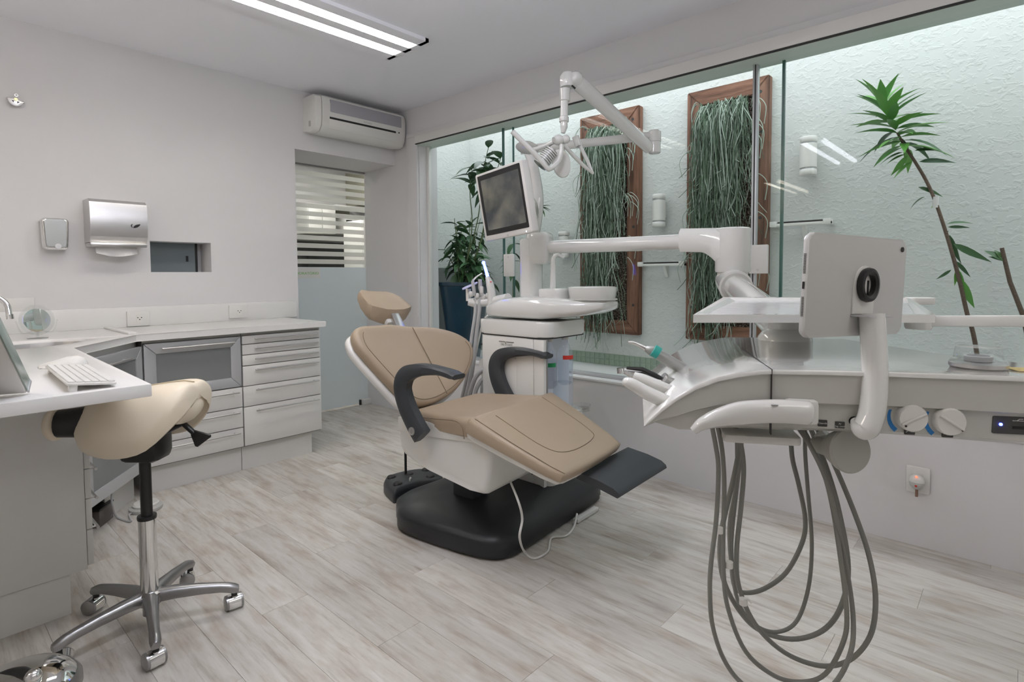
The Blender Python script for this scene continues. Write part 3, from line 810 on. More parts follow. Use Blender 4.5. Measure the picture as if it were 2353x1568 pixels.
# wall fittings ---------------------------------------------------------
def plate(px, label, sockets=True, X=None, yb=YB):
    x0, y0, x1, y1 = px
    a, c = aY(x0, y0, yb), aY(x1, y1, yb)
    t = thing('wall_socket', label, 'socket', ((a.x + c.x) / 2, yb, c.z))
    obj('cover_plate', B().box((a.x, yb - .012, c.z), (c.x, yb, a.z), bev=.004), LAMINATE, t)
    if sockets:
        mx_, mz = a.x + (c.x - a.x) * .54, (a.z + c.z) / 2
        obj('socket_insert', B().prism(rrect(.036, .05, .008), 0, .003, frame((mx_, yb - .012, mz), (1, 0, 0), z=(0, -1, 0))), PLAST, t)
        for dx, dz in ((-.010, .006), (.010, .006), (0, -.006)):
            obj('socket_hole', B().cyl((mx_ + dx, yb - .0135, mz + dz), (mx_ + dx, yb - .0152, mz + dz), .0035, seg=10), BLACK, t)
    return t
BS = YB - .02
plate((290, 716, 344, 748), 'white wall socket on the backsplash below the steel towel dispenser', yb=BS)
plate((525, 702, 568, 730), 'white wall socket on the backsplash nearest the glass door', yb=BS)
bp_ = thing('blank_plate', 'plain white cover plate on the wall above the tap', 'cover plate', (.44, YB, 1.06))
obj('cover_plate', B().box((.385, YB - .012, 1.045), (.54, YB, 1.14), bev=.003), LAMINATE, bp_)

sd = thing('soap_dispenser', 'small chrome soap dispenser on the wall left of the towel dispenser', 'dispenser', (.64, YB, 1.41))
pts = [(p[0], p[1]) for p in rrect(.128, .185, .022, 4)]
pts = [(x * (1 - .09 * (z < 0)), z) for x, z in pts]
obj('body', B().cushion(pts, .085, frame((.641, YB, 1.508), (1, 0, 0), z=(0, -1, 0)), .014), CHROME, sd)
obj('front_plate', B().prism([(x * .78, z * .86 + .005) for x, z in pts], .0, .004, frame((.641, YB - .0855, 1.508), (1, 0, 0), z=(0, -1, 0))), mat('brushed_grey', (.40, .41, .39), .35, .8), sd)
obj('push_button', B().cyl((.648, YB - .088, 1.437), (.648, YB - .097, 1.437), .015), STEEL, sd)
td = thing('towel_dispenser', 'wide brushed steel paper towel dispenser on the wall', 'dispenser', (.925, YB, 1.435))
prof = [(0, 1.724), (-.13, 1.724), (-.155, 1.705), (-.168, 1.64), (-.168, 1.55), (-.16, 1.50), (-.13, 1.465), (0, 1.465)]
xa, xb = .79, 1.085
obj('body', B().rings([[(x, YB + p[0], p[1]) for p in prof] for x in (xa, xb)]), STEEL, td, sharp=25)
obj('lower_lip', B().box((xa, YB - .145, 1.44), (xb, YB - .02, 1.464), bev=.006), STEEL, td)
lg = B()
lf = [(0, 0), (.006, .012), (.016, .02), (.032, .024), (.04, .026), (.036, .016), (.026, .006), (.012, 0)]
Ml = frame((1.005, YB - .1695, 1.558), (1, 0, 0), z=(0, -1, 0))
lg.prism(lf, 0, .001, Ml); lg.prism([(-.006, .002), (-.012, .012), (-.008, .022), (-.001, .024), (-.006, .012), (-.002, .001)], 0, .001, Ml)
obj('leaf_emblem', lg, BLACK, td)
pp_ = B(); R = []
for k in range(13):
    t = k / 12; x = .825 + .215 * t
    R.append([(x, YB - .085, 1.45), (x, YB - .10 - .01 * sin(t * 9), 1.415 - .012 * sin(t * 7)), (x, YB - .105 - .012 * sin(t * 9 + 1), 1.40 - .018 * sin(t * pi))])
pp_.rings(R, closed=False, cap=False)
obj('paper_sheet', pp_, mat('paper', (.75, .74, .73), .8), td)
sn = thing('wall_ornament', 'small chrome half disc ornament with a ring hung high on the wall', 'ornament', (.50, YB, 2.22))
Mn = frame((.498, YB - .02, 2.252), (1, 0, -.12), z=(0, -1, 0))
hd = [(.034 * cos(radians(a)), .034 * sin(radians(a))) for a in range(170, 371, 12)]
obj('half_disc', B().prism(hd, 0, .014, Mn, bev=.003), STEEL, sn)
obj('dark_window', B().prism([(-.018, -.004), (-.006, -.004), (-.009, -.016)], .014, .016, Mn).prism([(.006, -.004), (.018, -.004), (.009, -.016)], .014, .016, Mn), BLACK, sn)
obj('hub', B().cyl(Mn @ Vector((0, .004, .012)), Mn @ Vector((0, .004, .019)), .008), mat('brass', (.6, .5, .25), .3, 1), sn)
obj('hanger_ring', B().tube(spline([Mn @ Vector((.008 * cos(a), .03 + .008 * sin(a), .006)) for a in (0, 1.57, 3.14, 4.71)], 5, True) + [Mn @ Vector((.008, .03, .006))], .0022, 6), STEEL, sn)
obj('ear_knob', B().ball(Mn @ Vector((-.034, 0, .006)), .007, 10).ball(Mn @ Vector((.034, 0, .006)), .007, 10), STEEL, sn)

# low outlet with plug-in repellent on the window wall
a, c = aX(2083, 1067, XW), aX(2137, 1138, XW)
ot = thing('wall_socket', 'white wall socket low under the window behind the hoses', 'socket', (XW, (a.y + c.y) / 2, c.z))
obj('cover_plate', B().box((XW - .012, c.y, c.z), (XW, a.y, a.z), bev=.005), LAMINATE, ot)
obj('socket_insert', B().box((XW - .0145, c.y + .027, c.z + .04), (XW - .012, a.y - .027, a.z - .03), bev=.001), PLAST, ot)
ym = (a.y + c.y) / 2; zm = c.z + .055
rp = thing('plug_in_repellent', 'egg shaped white and grey plug-in diffuser with a lit red dot in the low socket', 'diffuser', (XW - .03, ym, zm - .07))
obj('diffuser_body', B().ball((XW - .04, ym, zm + .01), (.027, .03, .03), 20), PLAST, rp)
obj('diffuser_skirt', B().lathe([(.0285, .006), (.0295, 0), (.026, -.012), (.016, -.024), (.008, -.028)], Matrix.Translation((XW - .04, ym, zm))), GREYP, rp)
obj('bottle_neck', B().cyl((XW - .04, ym, zm - .028), (XW - .04, ym, zm - .062), .0055), mat('brown_wick', (.25, .14, .10), .5), rp)
obj('red_drop_mark', B().ball((XW - .068, ym, zm - .006), (.002, .005, .006), 8), REDP, rp)
obj('led', B().ball((XW - .06, ym, zm + .034), .004, 8), REDGLOW, rp)

# counter and cabinets ---------------------------------------------------
ZT, TH = .935, .038
YF, XR = 3.62, 2.03
poly = [(XR, YF), (.885, YF), (.53, 3.166), (.502, 1.91), (-1.60, 1.86), (-1.60, YB), (XR, YB)]
b = B().prism(poly, ZT - TH, ZT, bev=.003)
wt = obj('worktop', b, WORKTOP)
tag(wt, 'continuous white L shaped worktop of desk and counter with an oval sink cut-out', 'worktop')
SC = Vector((.395, 3.49)); SA, SB, SR = .27, .17, radians(25)
def ell(k, n=36): 
    a = 2 * pi * k / n; x, y = SA * cos(a), SB * sin(a)
    return SC.x + x * cos(SR) - y * sin(SR), SC.y + x * sin(SR) + y * cos(SR)
cut = obj('cutter', B().prism([ell(k) for k in range(36)], ZT - .1, ZT + .1), WORKTOP)
md = wt.modifiers.new('hole', 'BOOLEAN'); md.object = cut; md.operation = 'DIFFERENCE'; md.solver = 'EXACT'
dg = bpy.context.evaluated_depsgraph_get()
nm = bpy.data.meshes.new_from_object(wt.evaluated_get(dg)); wt.modifiers.clear(); wt.data = nm
bpy.data.objects.remove(cut)
sk = thing('sink', 'oval stainless steel sink bowl set into the worktop', 'sink', (SC.x, SC.y, ZT - .16))
R = []
for s, z in ((1.0, ZT - .012), (.985, ZT - .03), (.95, ZT - .10), (.8, ZT - .15), (.2, ZT - .16)):
    R.append([(SC.x + (ell(k)[0] - SC.x) * s, SC.y + (ell(k)[1] - SC.y) * s, z) for k in range(36)])
bb = B().rings(R, cap=False); n0 = len(bb.v) - 36; bb.f.append(tuple(range(n0, n0 + 36)))
obj('bowl', bb, STEEL, sk)
obj('drain', B().cyl((SC.x, SC.y, ZT - .159), (SC.x, SC.y, ZT - .154), .03), DARKGAP, sk)
spl = obj('backsplash', B().box((-1.6, BS, ZT), (2.125, YB, 1.062), bev=.002), WORKTOP)
tag(spl, 'low white backsplash strip along the wall behind the counter', 'backsplash')
lip = obj('worktop_ledge', B().box((.86, 3.665, ZT), (.90, 4.20, ZT + .012), bev=.003), WORKTOP)
tag(lip, 'small raised white ledge across the worktop right of the sink', 'ledge')

fp = thing('faucet', 'curved chrome tap at the left edge over the sink', 'tap', (.2, 3.95, ZT))
e0 = aY(22, 728, 3.74)
obj('spout', B().tube(spline([(.16, 3.93, ZT), (.16, 3.93, e0.z + .05), (.21, 3.88, e0.z + .125), (.30, 3.79, e0.z + .12), (e0.x - .012, e0.y + .02, e0.z + .07), (e0.x, e0.y, e0.z)], 6), .013, 14), CHROME, fp)
obj('aerator', B().cyl(e0 + Vector((0, 0, .012)), e0 + Vector((0.002, 0, -.012)), .0155), CHROME, fp)
mb = Vector((.495, 3.829, ZT))
mr_ = thing('vanity_mirror', 'small round clear framed vanity mirror standing on the worktop by the sink', 'mirror', mb)
obj('foot', B().lathe([(.045, 0), (.045, .004), (.012, .009), (.006, .02)], Matrix.Translation(mb)), ACRYL, mr_)
obj('stem', B().cyl(mb + Vector((0, 0, .012)), mb + Vector((0, 0, .045)), .005), ACRYL, mr_)
mc = aP(85, 736, mb, (.67, .74, 0)); nz = Vector((-mc.x + .0, -mc.y + .55, .05)).normalized()
nz = Vector((-.05, -.98, .12)).normalized(); nz = Vector((.33, -.94, .10)).normalized()
Mm = zframe(mc, nz)
obj('frame_ring', B().lathe([(.060, -.004), (.080, -.006), (.082, 0), (.080, .006), (.060, .004)], Mm), ACRYL, mr_)
obj('mirror_glass', B().lathe([(.061, -.003), (.061, .003)], Mm), MIRROR, mr_)
obj('yoke', B().tube(spline([mc + Vector((-.085, 0, 0)), mc + Vector((-.06, 0, -.065)), mb + Vector((0, 0, .045)), mc + Vector((.06, 0, -.065)), mc + Vector((.085, 0, 0))], 5), .0035, 8), ACRYL, mr_)

def bar_handle(par, p0, p1, out, r=.0055):
    p0, p1, out = Vector(p0), Vector(p1), Vector(out)
    h = obj('handle', B().cyl(p0 + out, p1 + out, r, seg=10), STEEL, par)
    d = (p1 - p0)
    obj('handle_post', B().cyl(p0 + d * .06, p0 + d * .06 + out, r * .7, seg=8).cyl(p0 + d * .94, p0 + d * .94 + out, r * .7, seg=8), STEEL, h)
def drawer(par, x0, x1, z0, z1, y):
    d = obj('drawer', B().box((x0 + .0022, y, z0 + .0025), (x1 - .0022, y + .018, z1 - .0025), bev=.0015), LAMINATE, par)
    zh = z1 - min(.028, (z1 - z0) * .4)
    bar_handle(d, (x0 + .07, y, zh), (x1 - .03, y, zh), (0, -.03, 0))
YC = 3.66
CARC = mat('shade_grey_carcass', (.30, .30, .29), .6)  # darkened so the shade inside the drawer gaps is in the colour
def carcass(x0, x1, label):
    c = thing('drawer_cabinet', label, 'cabinet', ((x0 + x1) / 2, 3.95, 0))
    obj('carcass', B().box((x0, YC + .02, .158), (x1, YB, ZT - TH)), CARC, c)
    obj('plinth', B().box((x0, YC + .05, 0), (x1 - (.055 if x1 > 1.9 else 0), YB, .158)), LAMINATE, c)
    obj('shadow_gap', B().box((x0, YC + .012, ZT - TH - .018), (x1, YC + .02, ZT - TH)), GREYP, c)
    return c
c1 = carcass(1.468, 2.005, 'white cabinet of six bar handled drawers next to the glass door')
zs = (.877, .820, .752, .682, .551, .418, .165)
for k in range(6): drawer(c1, 1.468, 2.005, zs[k + 1], zs[k], YC)
c2 = carcass(.925, 1.464, 'white cabinet with an aluminium framed smoked glass flap above three drawers')
for z0, z1 in ((.422, .552), (.292, .422), (.165, .292)): drawer(c2, .925, 1.464, z0, z1, YC)
def glass_door(par, M, w, h, name='glass_flap', fw=.062):
    d = obj(name, B().box((fw, fw, 0), (w - fw, h - fw, .012), M), FROST, par)
    for poly in ([(0, 0), (w, 0), (w - fw, fw), (fw, fw)], [(0, h), (w, h), (w - fw, h - fw), (fw, h - fw)], [(0, 0), (0, h), (fw, h - fw), (fw, fw)], [(w, 0), (w, h), (w - fw, h - fw), (w - fw, fw)]):
        cx = sum(p[0] for p in poly) / 4; cy = sum(p[1] for p in poly) / 4
        q = [(p[0] + (cx - p[0]) * .004, p[1] + (cy - p[1]) * .004) for p in poly]
        obj('frame_bar', B().prism(q, 0, .02, M, bev=.003), ALU, d)
    return d
Mg = frame((.928, YC + .018, .556), (1, 0, 0), z=(0, -1, 0))
fl = glass_door(c2, Mg, .532, .318)
bar_handle(fl, Mg @ Vector((.085, .286, .02)), Mg @ Vector((.485, .286, .02)), (0, -.03, 0), .0065)
A, Cc = Vector((.905, 3.664, 0)), Vector((.545, 3.205, 0))
dd = (A - Cc).normalized(); nn = Vector((dd.y, -dd.x, 0)); wdt = (A - Cc).length
c3 = thing('corner_cabinet', 'angled corner cabinet with an aluminium framed smoked glass door', 'cabinet', (.6, 3.6, 0))
obj('carcass', B().prism([(A.x - nn.x * .02, A.y - nn.y * .02), (.92, YB), (.3, YB), (Cc.x - nn.x * .02 - .15, Cc.y - nn.y * .02)], .158, ZT - TH - .22), LAMINATE, c3)
obj('carcass_rail', B().prism([(A.x - nn.x * .02, A.y - nn.y * .02), (.92, YC + .1), (Cc.x - .1, Cc.y + .1), (Cc.x - nn.x * .02, Cc.y - nn.y * .02)], ZT - TH - .22, ZT - TH), LAMINATE, c3)
obj('plinth', B().prism([(A.x - nn.x * .05, A.y - nn.y * .05), (.92, YB), (.62, YB), ((A - dd * .30 - nn * .05).x, (A - dd * .30 - nn * .05).y)], 0, .158), LAMINATE, c3)
Mg = frame(Cc + Vector((0, 0, .165)), dd, z=nn)
gd = glass_door(c3, Mg, wdt - .004, .70, 'glass_door')
bar_handle(gd, Mg @ Vector((.06, .655, .02)), Mg @ Vector((.40, .655, .02)), nn * .03, .0065)

ds = thing('desk_pedestal', 'white desk pedestal with plain end panel and drawers facing the room', 'cabinet', (0, 2.85, 0))
obj('end_panel', B().box((-1.5, 2.578, .155), (.447, 2.60, ZT - TH), bev=.001), LAMINATE, ds)
obj('carcass', B().box((-1.5, 2.6, .16), (.445, 3.12, ZT - TH)), LAMINATE, ds)
obj('plinth', B().box((-1.5, 2.592, 0), (.395, 3.08, .155)), LAMINATE, ds)
for z0, z1 in ((.165, .302), (.302, .42), (.42, .534), (.534, .70), (.70, .88)):
    d = obj('drawer', B().box((.449, 2.581, z0 + .002), (.468, 3.118, z1 - .002), bev=.0015), LAMINATE, ds)
    bar_handle(d, (.468, 2.66, z1 - .03), (.468, 3.04, z1 - .03), (.032, 0, 0))

# things under and on the counter
wb = thing('filter_box', 'smoked plastic box with cables in the dark gap under the corner cabinet', 'box', (.62, 3.45, 0))
wd_ = (dd * 1).normalized()
Mw = frame(aZ(222, 1222, 0) + Vector((.02, 0.03, 0)), wd_, z=(0, 0, 1))
obj('box_body', B().box((0, 0, 0), (.13, .10, .085), Mw, bev=.006), mat('smoked_plastic', (.10, .09, .08), .2), wb)
obj('box_lid', B().box((-.003, -.003, .085), (.133, .103, .095), Mw, bev=.003), BLACK, wb)
pk = Vector((.865, 3.47, 0))
fpd = thing('foot_control', 'round pale grey foot control on the floor against the cabinet plinth', 'foot control', pk)
obj('control_base', B().lathe([(.074, 0), (.078, .006), (.078, .018), (.070, .024)], Matrix.Translation(pk)), GREYP, fpd)
obj('control_cap', B().lathe([(.060, .022), (.062, .034), (.055, .042), (.02, .045)], Matrix.Translation(pk)), PLAST, fpd)
g0 = aZ(255, 1160, .10)
fc = obj('foot_control_cable', B().tube(spline([g0 + Vector((.01, .02, .06)), g0 + Vector((.005, 0, 0)), aZ(268, 1188, .012), aZ(300, 1199, .006), pk + Vector((-.085, -.03, .006)), pk + Vector((-.05, -.03, .014))], 6), .005, 8), HOSEL)
tag(fc, 'grey cable curling from under the corner cabinet to the round foot control', 'cable')

# computer, keyboard, mouse
p0, p1 = aZ(62, 905, ZT + .004), aZ(83, 893, ZT + .004)
tv = (p1 - p0); tv.z = 0; tl = .040; tv.normalize()
wv = Vector((tv.y, -tv.x, 0))
if wv.dot(fwd) > 0: wv = -wv
hvn = (aP(0, 782, p0, wv) - p0).normalized()
tn = hvn.cross(wv)
if tn.dot(tv) < 0: tn = -tn
im = thing('desktop_computer', 'white desktop computer screen seen edge-on at the left end of the desk', 'computer', p0)
Mi = Matrix((tn, hvn, wv)).transposed().to_4x4(); Mi.translation = p0
obj('housing', B().box((.001, 0, 0), (tl, .40, .50), Mi, bev=.004), SCREENF, im)
obj('side_edge', B().box((.004, .012, -.004), (tl - .002, .395, .0), Mi, bev=.001), mat('pale_green_edge', (.30, .36, .32), .2), im)
obj('chin_edge', B().box((.003, .0, -.005), (tl - .001, .012, .0), Mi, bev=.001), ALU, im)
obj('screen_glass', B().box((tl, .03, .015), (tl + .003, .385, .485), Mi, bev=.001), BLACK, im)
st0 = Mi @ Vector((-.01, .12, .25)); 
obj('stand_foot', B().box((-.16, -.10, ZT), (.06, .10, ZT + .012), frame(Vector((st0.x, st0.y, 0)), tv, z=(0, 0, 1)), bev=.003), SCREENF, im)
obj('stand_neck', B().tube([Vector((st0.x, st0.y, ZT + .01)) - tv * .09, st0], .022, 12), SCREENF, im)
cbx = aZ(8, 892, ZT)
cb_ = obj('computer_cable', B().tube(spline([cbx + Vector((-.25, -.05, .05)), cbx + Vector((-.05, -.01, .035)), cbx + Vector((.01, 0, .01)), cbx + Vector((-.03, .03, .004))], 6), .006, 8), BLACK)
tag(cb_, 'black cable looped on the desk behind the computer screen', 'cable')
kb = thing('keyboard', 'slim white computer keyboard on the desk corner', 'keyboard', (.36, 2.15, ZT))
k0, k1 = Vector((.304, 1.935, ZT)), Vector((.322, 2.39, ZT))
Mk = frame(k0, k1 - k0, z=(0, 0, 1)) @ Matrix.Rotation(radians(6), 4, 'X')   # x along the length, y toward the screen side
Lk = (k1 - k0).length
obj('tray', B().box((0, -.115, .019), (Lk, 0, .027), Mk, bev=.003), PLAST, kb)
for y_ in (.004, Lk - .026): obj('rear_foot', B().box((y_, -.026, .0), (y_ + .022, -.006, .02), Mk, bev=.003), PLAST, kb)
km = mesh_of('key', B().box((-.0082, -.0082, 0), (.0082, .0082, .0035), bev=.001, seg=1), LAMINATE)
for r in range(6):
    for c in range(23):
        inst('key', km, kb, Mk @ Matrix.Translation((.018 + c * (Lk - .036) / 22, -.104 + r * .0185, .027)))
ms = thing('mouse', 'white curved computer mouse behind the keyboard', 'mouse', (.38, 2.5, ZT))
mo = aZ(146, 843, ZT)
Mo = Matrix.Translation(mo) @ Matrix.Rotation(radians(-22), 4, 'Z')
R = []
for t, wd, hh in ((-.072, .006, .006), (-.062, .028, .013), (-.03, .036, .022), (.01, .037, .034), (.04, .034, .036), (.06, .026, .028), (.07, .008, .012)):
    R.append([(t, wd * cos(a), max(hh * sin(a), 0) + .001) for a in [pi * k / 10 for k in range(11)]])
obj('shell', B().rings(R), PLAST, ms)
obj('base_strip', B().prism([(-.07, 0), (-.06, -.029), (0, -.036), (.06, -.026), (.069, 0), (.06, .026), (0, .036), (-.06, .029)], 0, .004, Mo), HOSEL, ms)
for o_ in list(ms.children):
    if o_.name.startswith('shell'):
        for v in o_.data.vertices: v.co = WM[ms.name].inverted() @ (Mo @ (WM[ms.name] @ v.co))

# chrome sensor bin, lower left
bc = aZ(40, 1592, .272); bc = Vector((bc.x, bc.y, 0))
bn = thing('sensor_bin', 'round chrome sensor bin with touch buttons cut off at the lower left corner', 'bin', bc)
obj('bin_body', B().lathe([(.105, 0), (.112, .01), (.118, .24), (.118, .25)], Matrix.Translation(bc)), CHROME, bn)
obj('bin_rim', B().lathe([(.118, .25), (.124, .254), (.124, .272), (.114, .286)], Matrix.Translation(bc)), DARKALU, bn)
obj('bin_lid', B().lathe([(.114, .284), (.10, .300), (.075, .312), (.04, .318), (.001, .320)], Matrix.Translation(bc)), CHROME, bn)
kq2 = aZ(76, 1556, .322)
obj('lid_opening', B().tube(spline([aZ(-25, 1560, .305), aZ(20, 1548, .315), aZ(52, 1548, .318), kq2 + Vector((0, 0, -.006))], 5), [.004, .010, .014, .013], 10), BLACK, bn)
obj('lid_knob', B().ball(kq2, .018, 16), CHROME, bn)
pq = aZ(120, 1556, .296)
Mb = frame(pq, -fwd + Vector((0, 0, fwd.z)) + rgt * .35, z=Vector((.18, -.25, .93)))
obj('button_panel', B().prism(rrect(.105, .038, .016, 4), 0, .003, Mb), BLACK, bn)
for k, x in enumerate((-.035, .03)): obj('blue_button', B().lathe([(.008, .003), (.007, .006)], Mb @ Matrix.Translation((x, .002, 0)), 14), BLUE, bn)
for k, x in enumerate((-.012, .010)): obj('outlined_button', B().prism(rrect(.012, .008, .002, 2), .003, .004, Mb @ Matrix.Translation((x, -.008, 0))), GREYP, bn)

# saddle stool -----------------------------------------------------------
sc = Vector((.572, 2.288, 0))
UPZ = Vector((0, 0, 1))
stl = thing('saddle_stool', 'cream leather saddle stool on a chrome five-star base at the desk corner', 'stool', sc)
e1, e2 = Vector((.673, -.739, 0)), Vector((.739, .673, 0))
SS = [(-.19, .05, .79, .04, 0), (-.178, .09, .815, .085, 0), (-.15, .13, .838, .12, 0), (-.10, .158, .858, .155, 0), (-.03, .172, .870, .180, 0), (.04, .176, .880, .182, 0), (.10, .172, .890, .175, 0), (.15, .155, .895, .125, 0), (.185, .125, .890, .075, 0), (.203, .07, .878, .03, 0)]
def seat_pts(tt, off):
    s, wd, zr, dp, _ = tt; o = []
    for k in range(-10, 11):
        q = k / 10; v = wd * sin(q * pi / 2 * .92) / sin(pi / 2 * .92)
        z = zr - dp * (1 - cos(q * pi / 2)) ** 1.05 - .010 * math.exp(-(q * 7) ** 2)
        o.append((v * (1 - off * .20), z - off * .055))
    return o
R = []
for tt in SS:
    up_ = seat_pts(tt, 0); lo_ = seat_pts(tt, 1)
    R.append([sc + e1 * tt[0] + e2 * v + Vector((0, 0, z)) for v, z in up_] + [sc + e1 * tt[0] + e2 * v + Vector((0, 0, z)) for v, z in lo_[::-1]])
so = obj('seat', B().rings(R), CREAM, stl, sharp=80)
so.modifiers.new('soft', 'SUBSURF').levels = 1; so.modifiers[0].render_levels = 1
obj('seat_underside', B().ball((0, 0, 0), (.065, .10, .07), 20, frame(sc + e1 * .135 + Vector((0, 0, .805)), e1, z=UPZ)), CREAM, stl)
obj('seat_seam', B().tube([sc + e1 * t[0] + Vector((0, 0, t[2] - .0075)) for t in SS[1:-1]], .0022, 6), mat('cream_seam', (.55, .45, .31), .5), stl)
obj('seat_plate', B().box((-.07, -.05, .60), (.07, .07, .78), Matrix.Translation(sc) @ Matrix.Rotation(-YAW, 4, 'Z'), bev=.03), BLACK, stl)
fr_ = aP(148, 974, sc, (fwd.x, fwd.y, 0)); fr_ = EYE + (fr_ - EYE) * .955
obj('front_mechanism', B().tube([sc - e1 * .05 + Vector((0, 0, fr_.z + .01)), fr_.lerp(sc + Vector((0, 0, fr_.z)), .2), fr_ - e1 * .02], [.05, .052, .046], 16), BLACK, stl)
fq = aP(128, 975, sc + e2 * .03, (fwd.x, fwd.y, 0)); fq = EYE + (fq - EYE) * .945
obj('front_pad', B().ball((0, 0, 0), (.028, .050, .057), 18, frame(fq, e1, z=UPZ)), CREAM, stl)
obj('gas_lift', B().cyl(sc + Vector((0, 0, .39)), sc + Vector((0, 0, .61)), .0185), BLACK, stl)
obj('lift_collar', B().lathe([(.030, .392), (.031, .40), (.030, .405), (.018, .407)], Matrix.Translation(sc)), BLACK, stl)
obj('column', B().lathe([(.028, .10), (.028, .393)], Matrix.Translation(sc)), CHROME, stl)
l0 = aP(420, 972, sc, fwd - Vector((0, 0, fwd.z))); l1 = aP(446, 996, sc, (fwd.x, fwd.y, 0)); l2 = aP(474, 1022, sc, (fwd.x, fwd.y, 0))
obj('lever', B().tube([sc + e1 * .06 + Vector((0, 0, .70)), l0, l1], [.012, .012, .009], 10), BLACK, stl)
ud = (l2 - l1).normalized(); sdv = Vector((0, 0, 1)).cross(ud).cross(ud) * -1
sdv = (Vector((.55, -.6, .62)) - ud * Vector((.55, -.6, .62)).dot(ud)).normalized()
Mv = frame(l1, ud, sdv)
obj('lever_paddle', B().prism([(-.005, -.010), (.035, -.030), (.043, -.026), (.052, .030), (.046, .036), (-.005, .010)], -.006, .006, Mv, bev=.003), BLACK, stl)
obj('hub', B().lathe([(.038, .085), (.044, .10), (.042, .125), (.030, .133)], Matrix.Translation(sc)).cyl(sc + Vector((0, 0, .045)), sc + Vector((0, 0, .09)), .024), DARKALU, stl)
for k in range(5):
    a = radians(-102 + 72 * k + (0, 2, 3, 0, 4)[k]); d = Vector((cos(a), sin(a), 0)); rl = .272
    tip = sc + d * rl
    R = []
    for t, hw, zt_, zb_ in ((.02, .026, .132, .09), (.08, .023, .130, .092), (.16, .018, .122, .088), (.225, .016, .112, .082), (.255, .017, .106, .075), (.272, .017, .100, .070), (.288, .013, .092, .070)):
        p = sc + d * t; n_ = Vector((-d.y, d.x, 0))
        R.append([p + n_ * hw * .8 + Vector((0, 0, zb_)), p + n_ * hw + Vector((0, 0, zt_ - .012)), p + n_ * hw * .45 + Vector((0, 0, zt_)), p - n_ * hw * .45 + Vector((0, 0, zt_)), p - n_ * hw + Vector((0, 0, zt_ - .012)), p - n_ * hw * .8 + Vector((0, 0, zb_))])
    obj('leg', B().rings(R), DARKALU, stl, sharp=60)
    cs = a + (1.9, .35, .5, -1.3, 1.2)[k]
    ax = Vector((cos(cs), sin(cs), 0)); off = Vector((-ax.y, ax.x, 0)) * .012
    wc = tip + off + Vector((0, 0, .0275))
    cst = obj('caster', B().cyl(wc - ax * .021, wc + ax * .021, .0285, seg=20).cyl(tip + Vector((0, 0, .05)), tip + Vector((0, 0, .075)), .009, seg=10), CHROME, stl)
    obj('wheel', B().lathe([(.022, -.031), (.0272, -.028), (.0275, -.021), (.01, -.021)], zframe(wc, ax)), DARKALU, cst)
    obj('wheel', B().lathe([(.01, .021), (.0275, .021), (.0272, .028), (.022, .031)], zframe(wc, ax)), DARKALU, cst)
    obj('stem_sleeve', B().cyl(tip + Vector((0, 0, .056)), tip + Vector((0, 0, .073)), .0105, seg=12), BLACK, cst)

# ------------------------------------------------------------------ dental chair
CA = radians(6)
CO_ = Vector((1.895, 1.71, 0)); EU = Vector((cos(CA), sin(CA), 0)); EV = Vector((sin(CA), -cos(CA), 0)); UZ = Vector((0, 0, 1))
def cl(u, v, z): return CO_ + EU * u + EV * v + UZ * z
ch = thing('dental_chair', 'reclined beige leather dental chair with charcoal armrests and foot plate', 'dental chair', CO_)
# backrest outline, as (across, up the recline)
bb0, bt0 = cl(0, -.43, .640), cl(0, -.665, .985)
yd = (bt0 - bb0).normalized(); MB = frame(bb0, EU, yd)
BO = [(-.398, .345), (-.392, .40), (-.365, .432), (-.316, .446), (-.22, .447), (-.13, .447), (0, .425), (.12, .408), (.22, .378), (.30, .335), (.345, .285), (.355, .235), (.325, .18), (.266, .122), (.18, .065), (.09, .025), (-.02, -.002), (-.12, -.012), (-.20, 0), (-.25, .04), (-.30, .13), (-.345, .22), (-.378, .29)]
BO = [(p.x, p.y) for p in spline([(x, y, 0) for x, y in BO], 3, True)]
def dish(x, y): return .22 * (abs(x + .02) ** 1.6) * .55
obj('backrest', B().cushion(BO, 0, MB, .024, dish, base=-.062, bulge=-.004), LEATHER, ch)
sm = B().tube([MB @ Vector((-.005 + .02 * (1 - t), .015 + .395 * t, .001 + dish(0, 0))) for t in [k / 16 for k in range(17)]], .0022, 6)
obj('centre_seam', sm, mat('leather_seam', (.20, .15, .10), .6), ch)
inner = [((x + .02) * .90 - .02, (y - .22) * .90 + .22) for x, y in BO]
obj('border_seam', B().tube([MB @ Vector((x, y, .0008 + dish(x, y))) for x, y in inner[len(inner) // 2 - 4:] + inner[:6]], .0018, 6), bpy.data.materials['leather_seam'], ch)
shell = [((x + .02) * 1.0 - .02 - (.012 if x < 0 else 0), (y - .2) * 1.0 + .2 - .012) for x, y in BO]
obj('back_shell', B().cushion(shell, -.06, MB, .018, dish, base=-.10), PLAST, ch)
obj('head_post', B().box((-.035, .40, -.095), (.02, .56, -.065), MB, bev=.006), STEEL, ch)
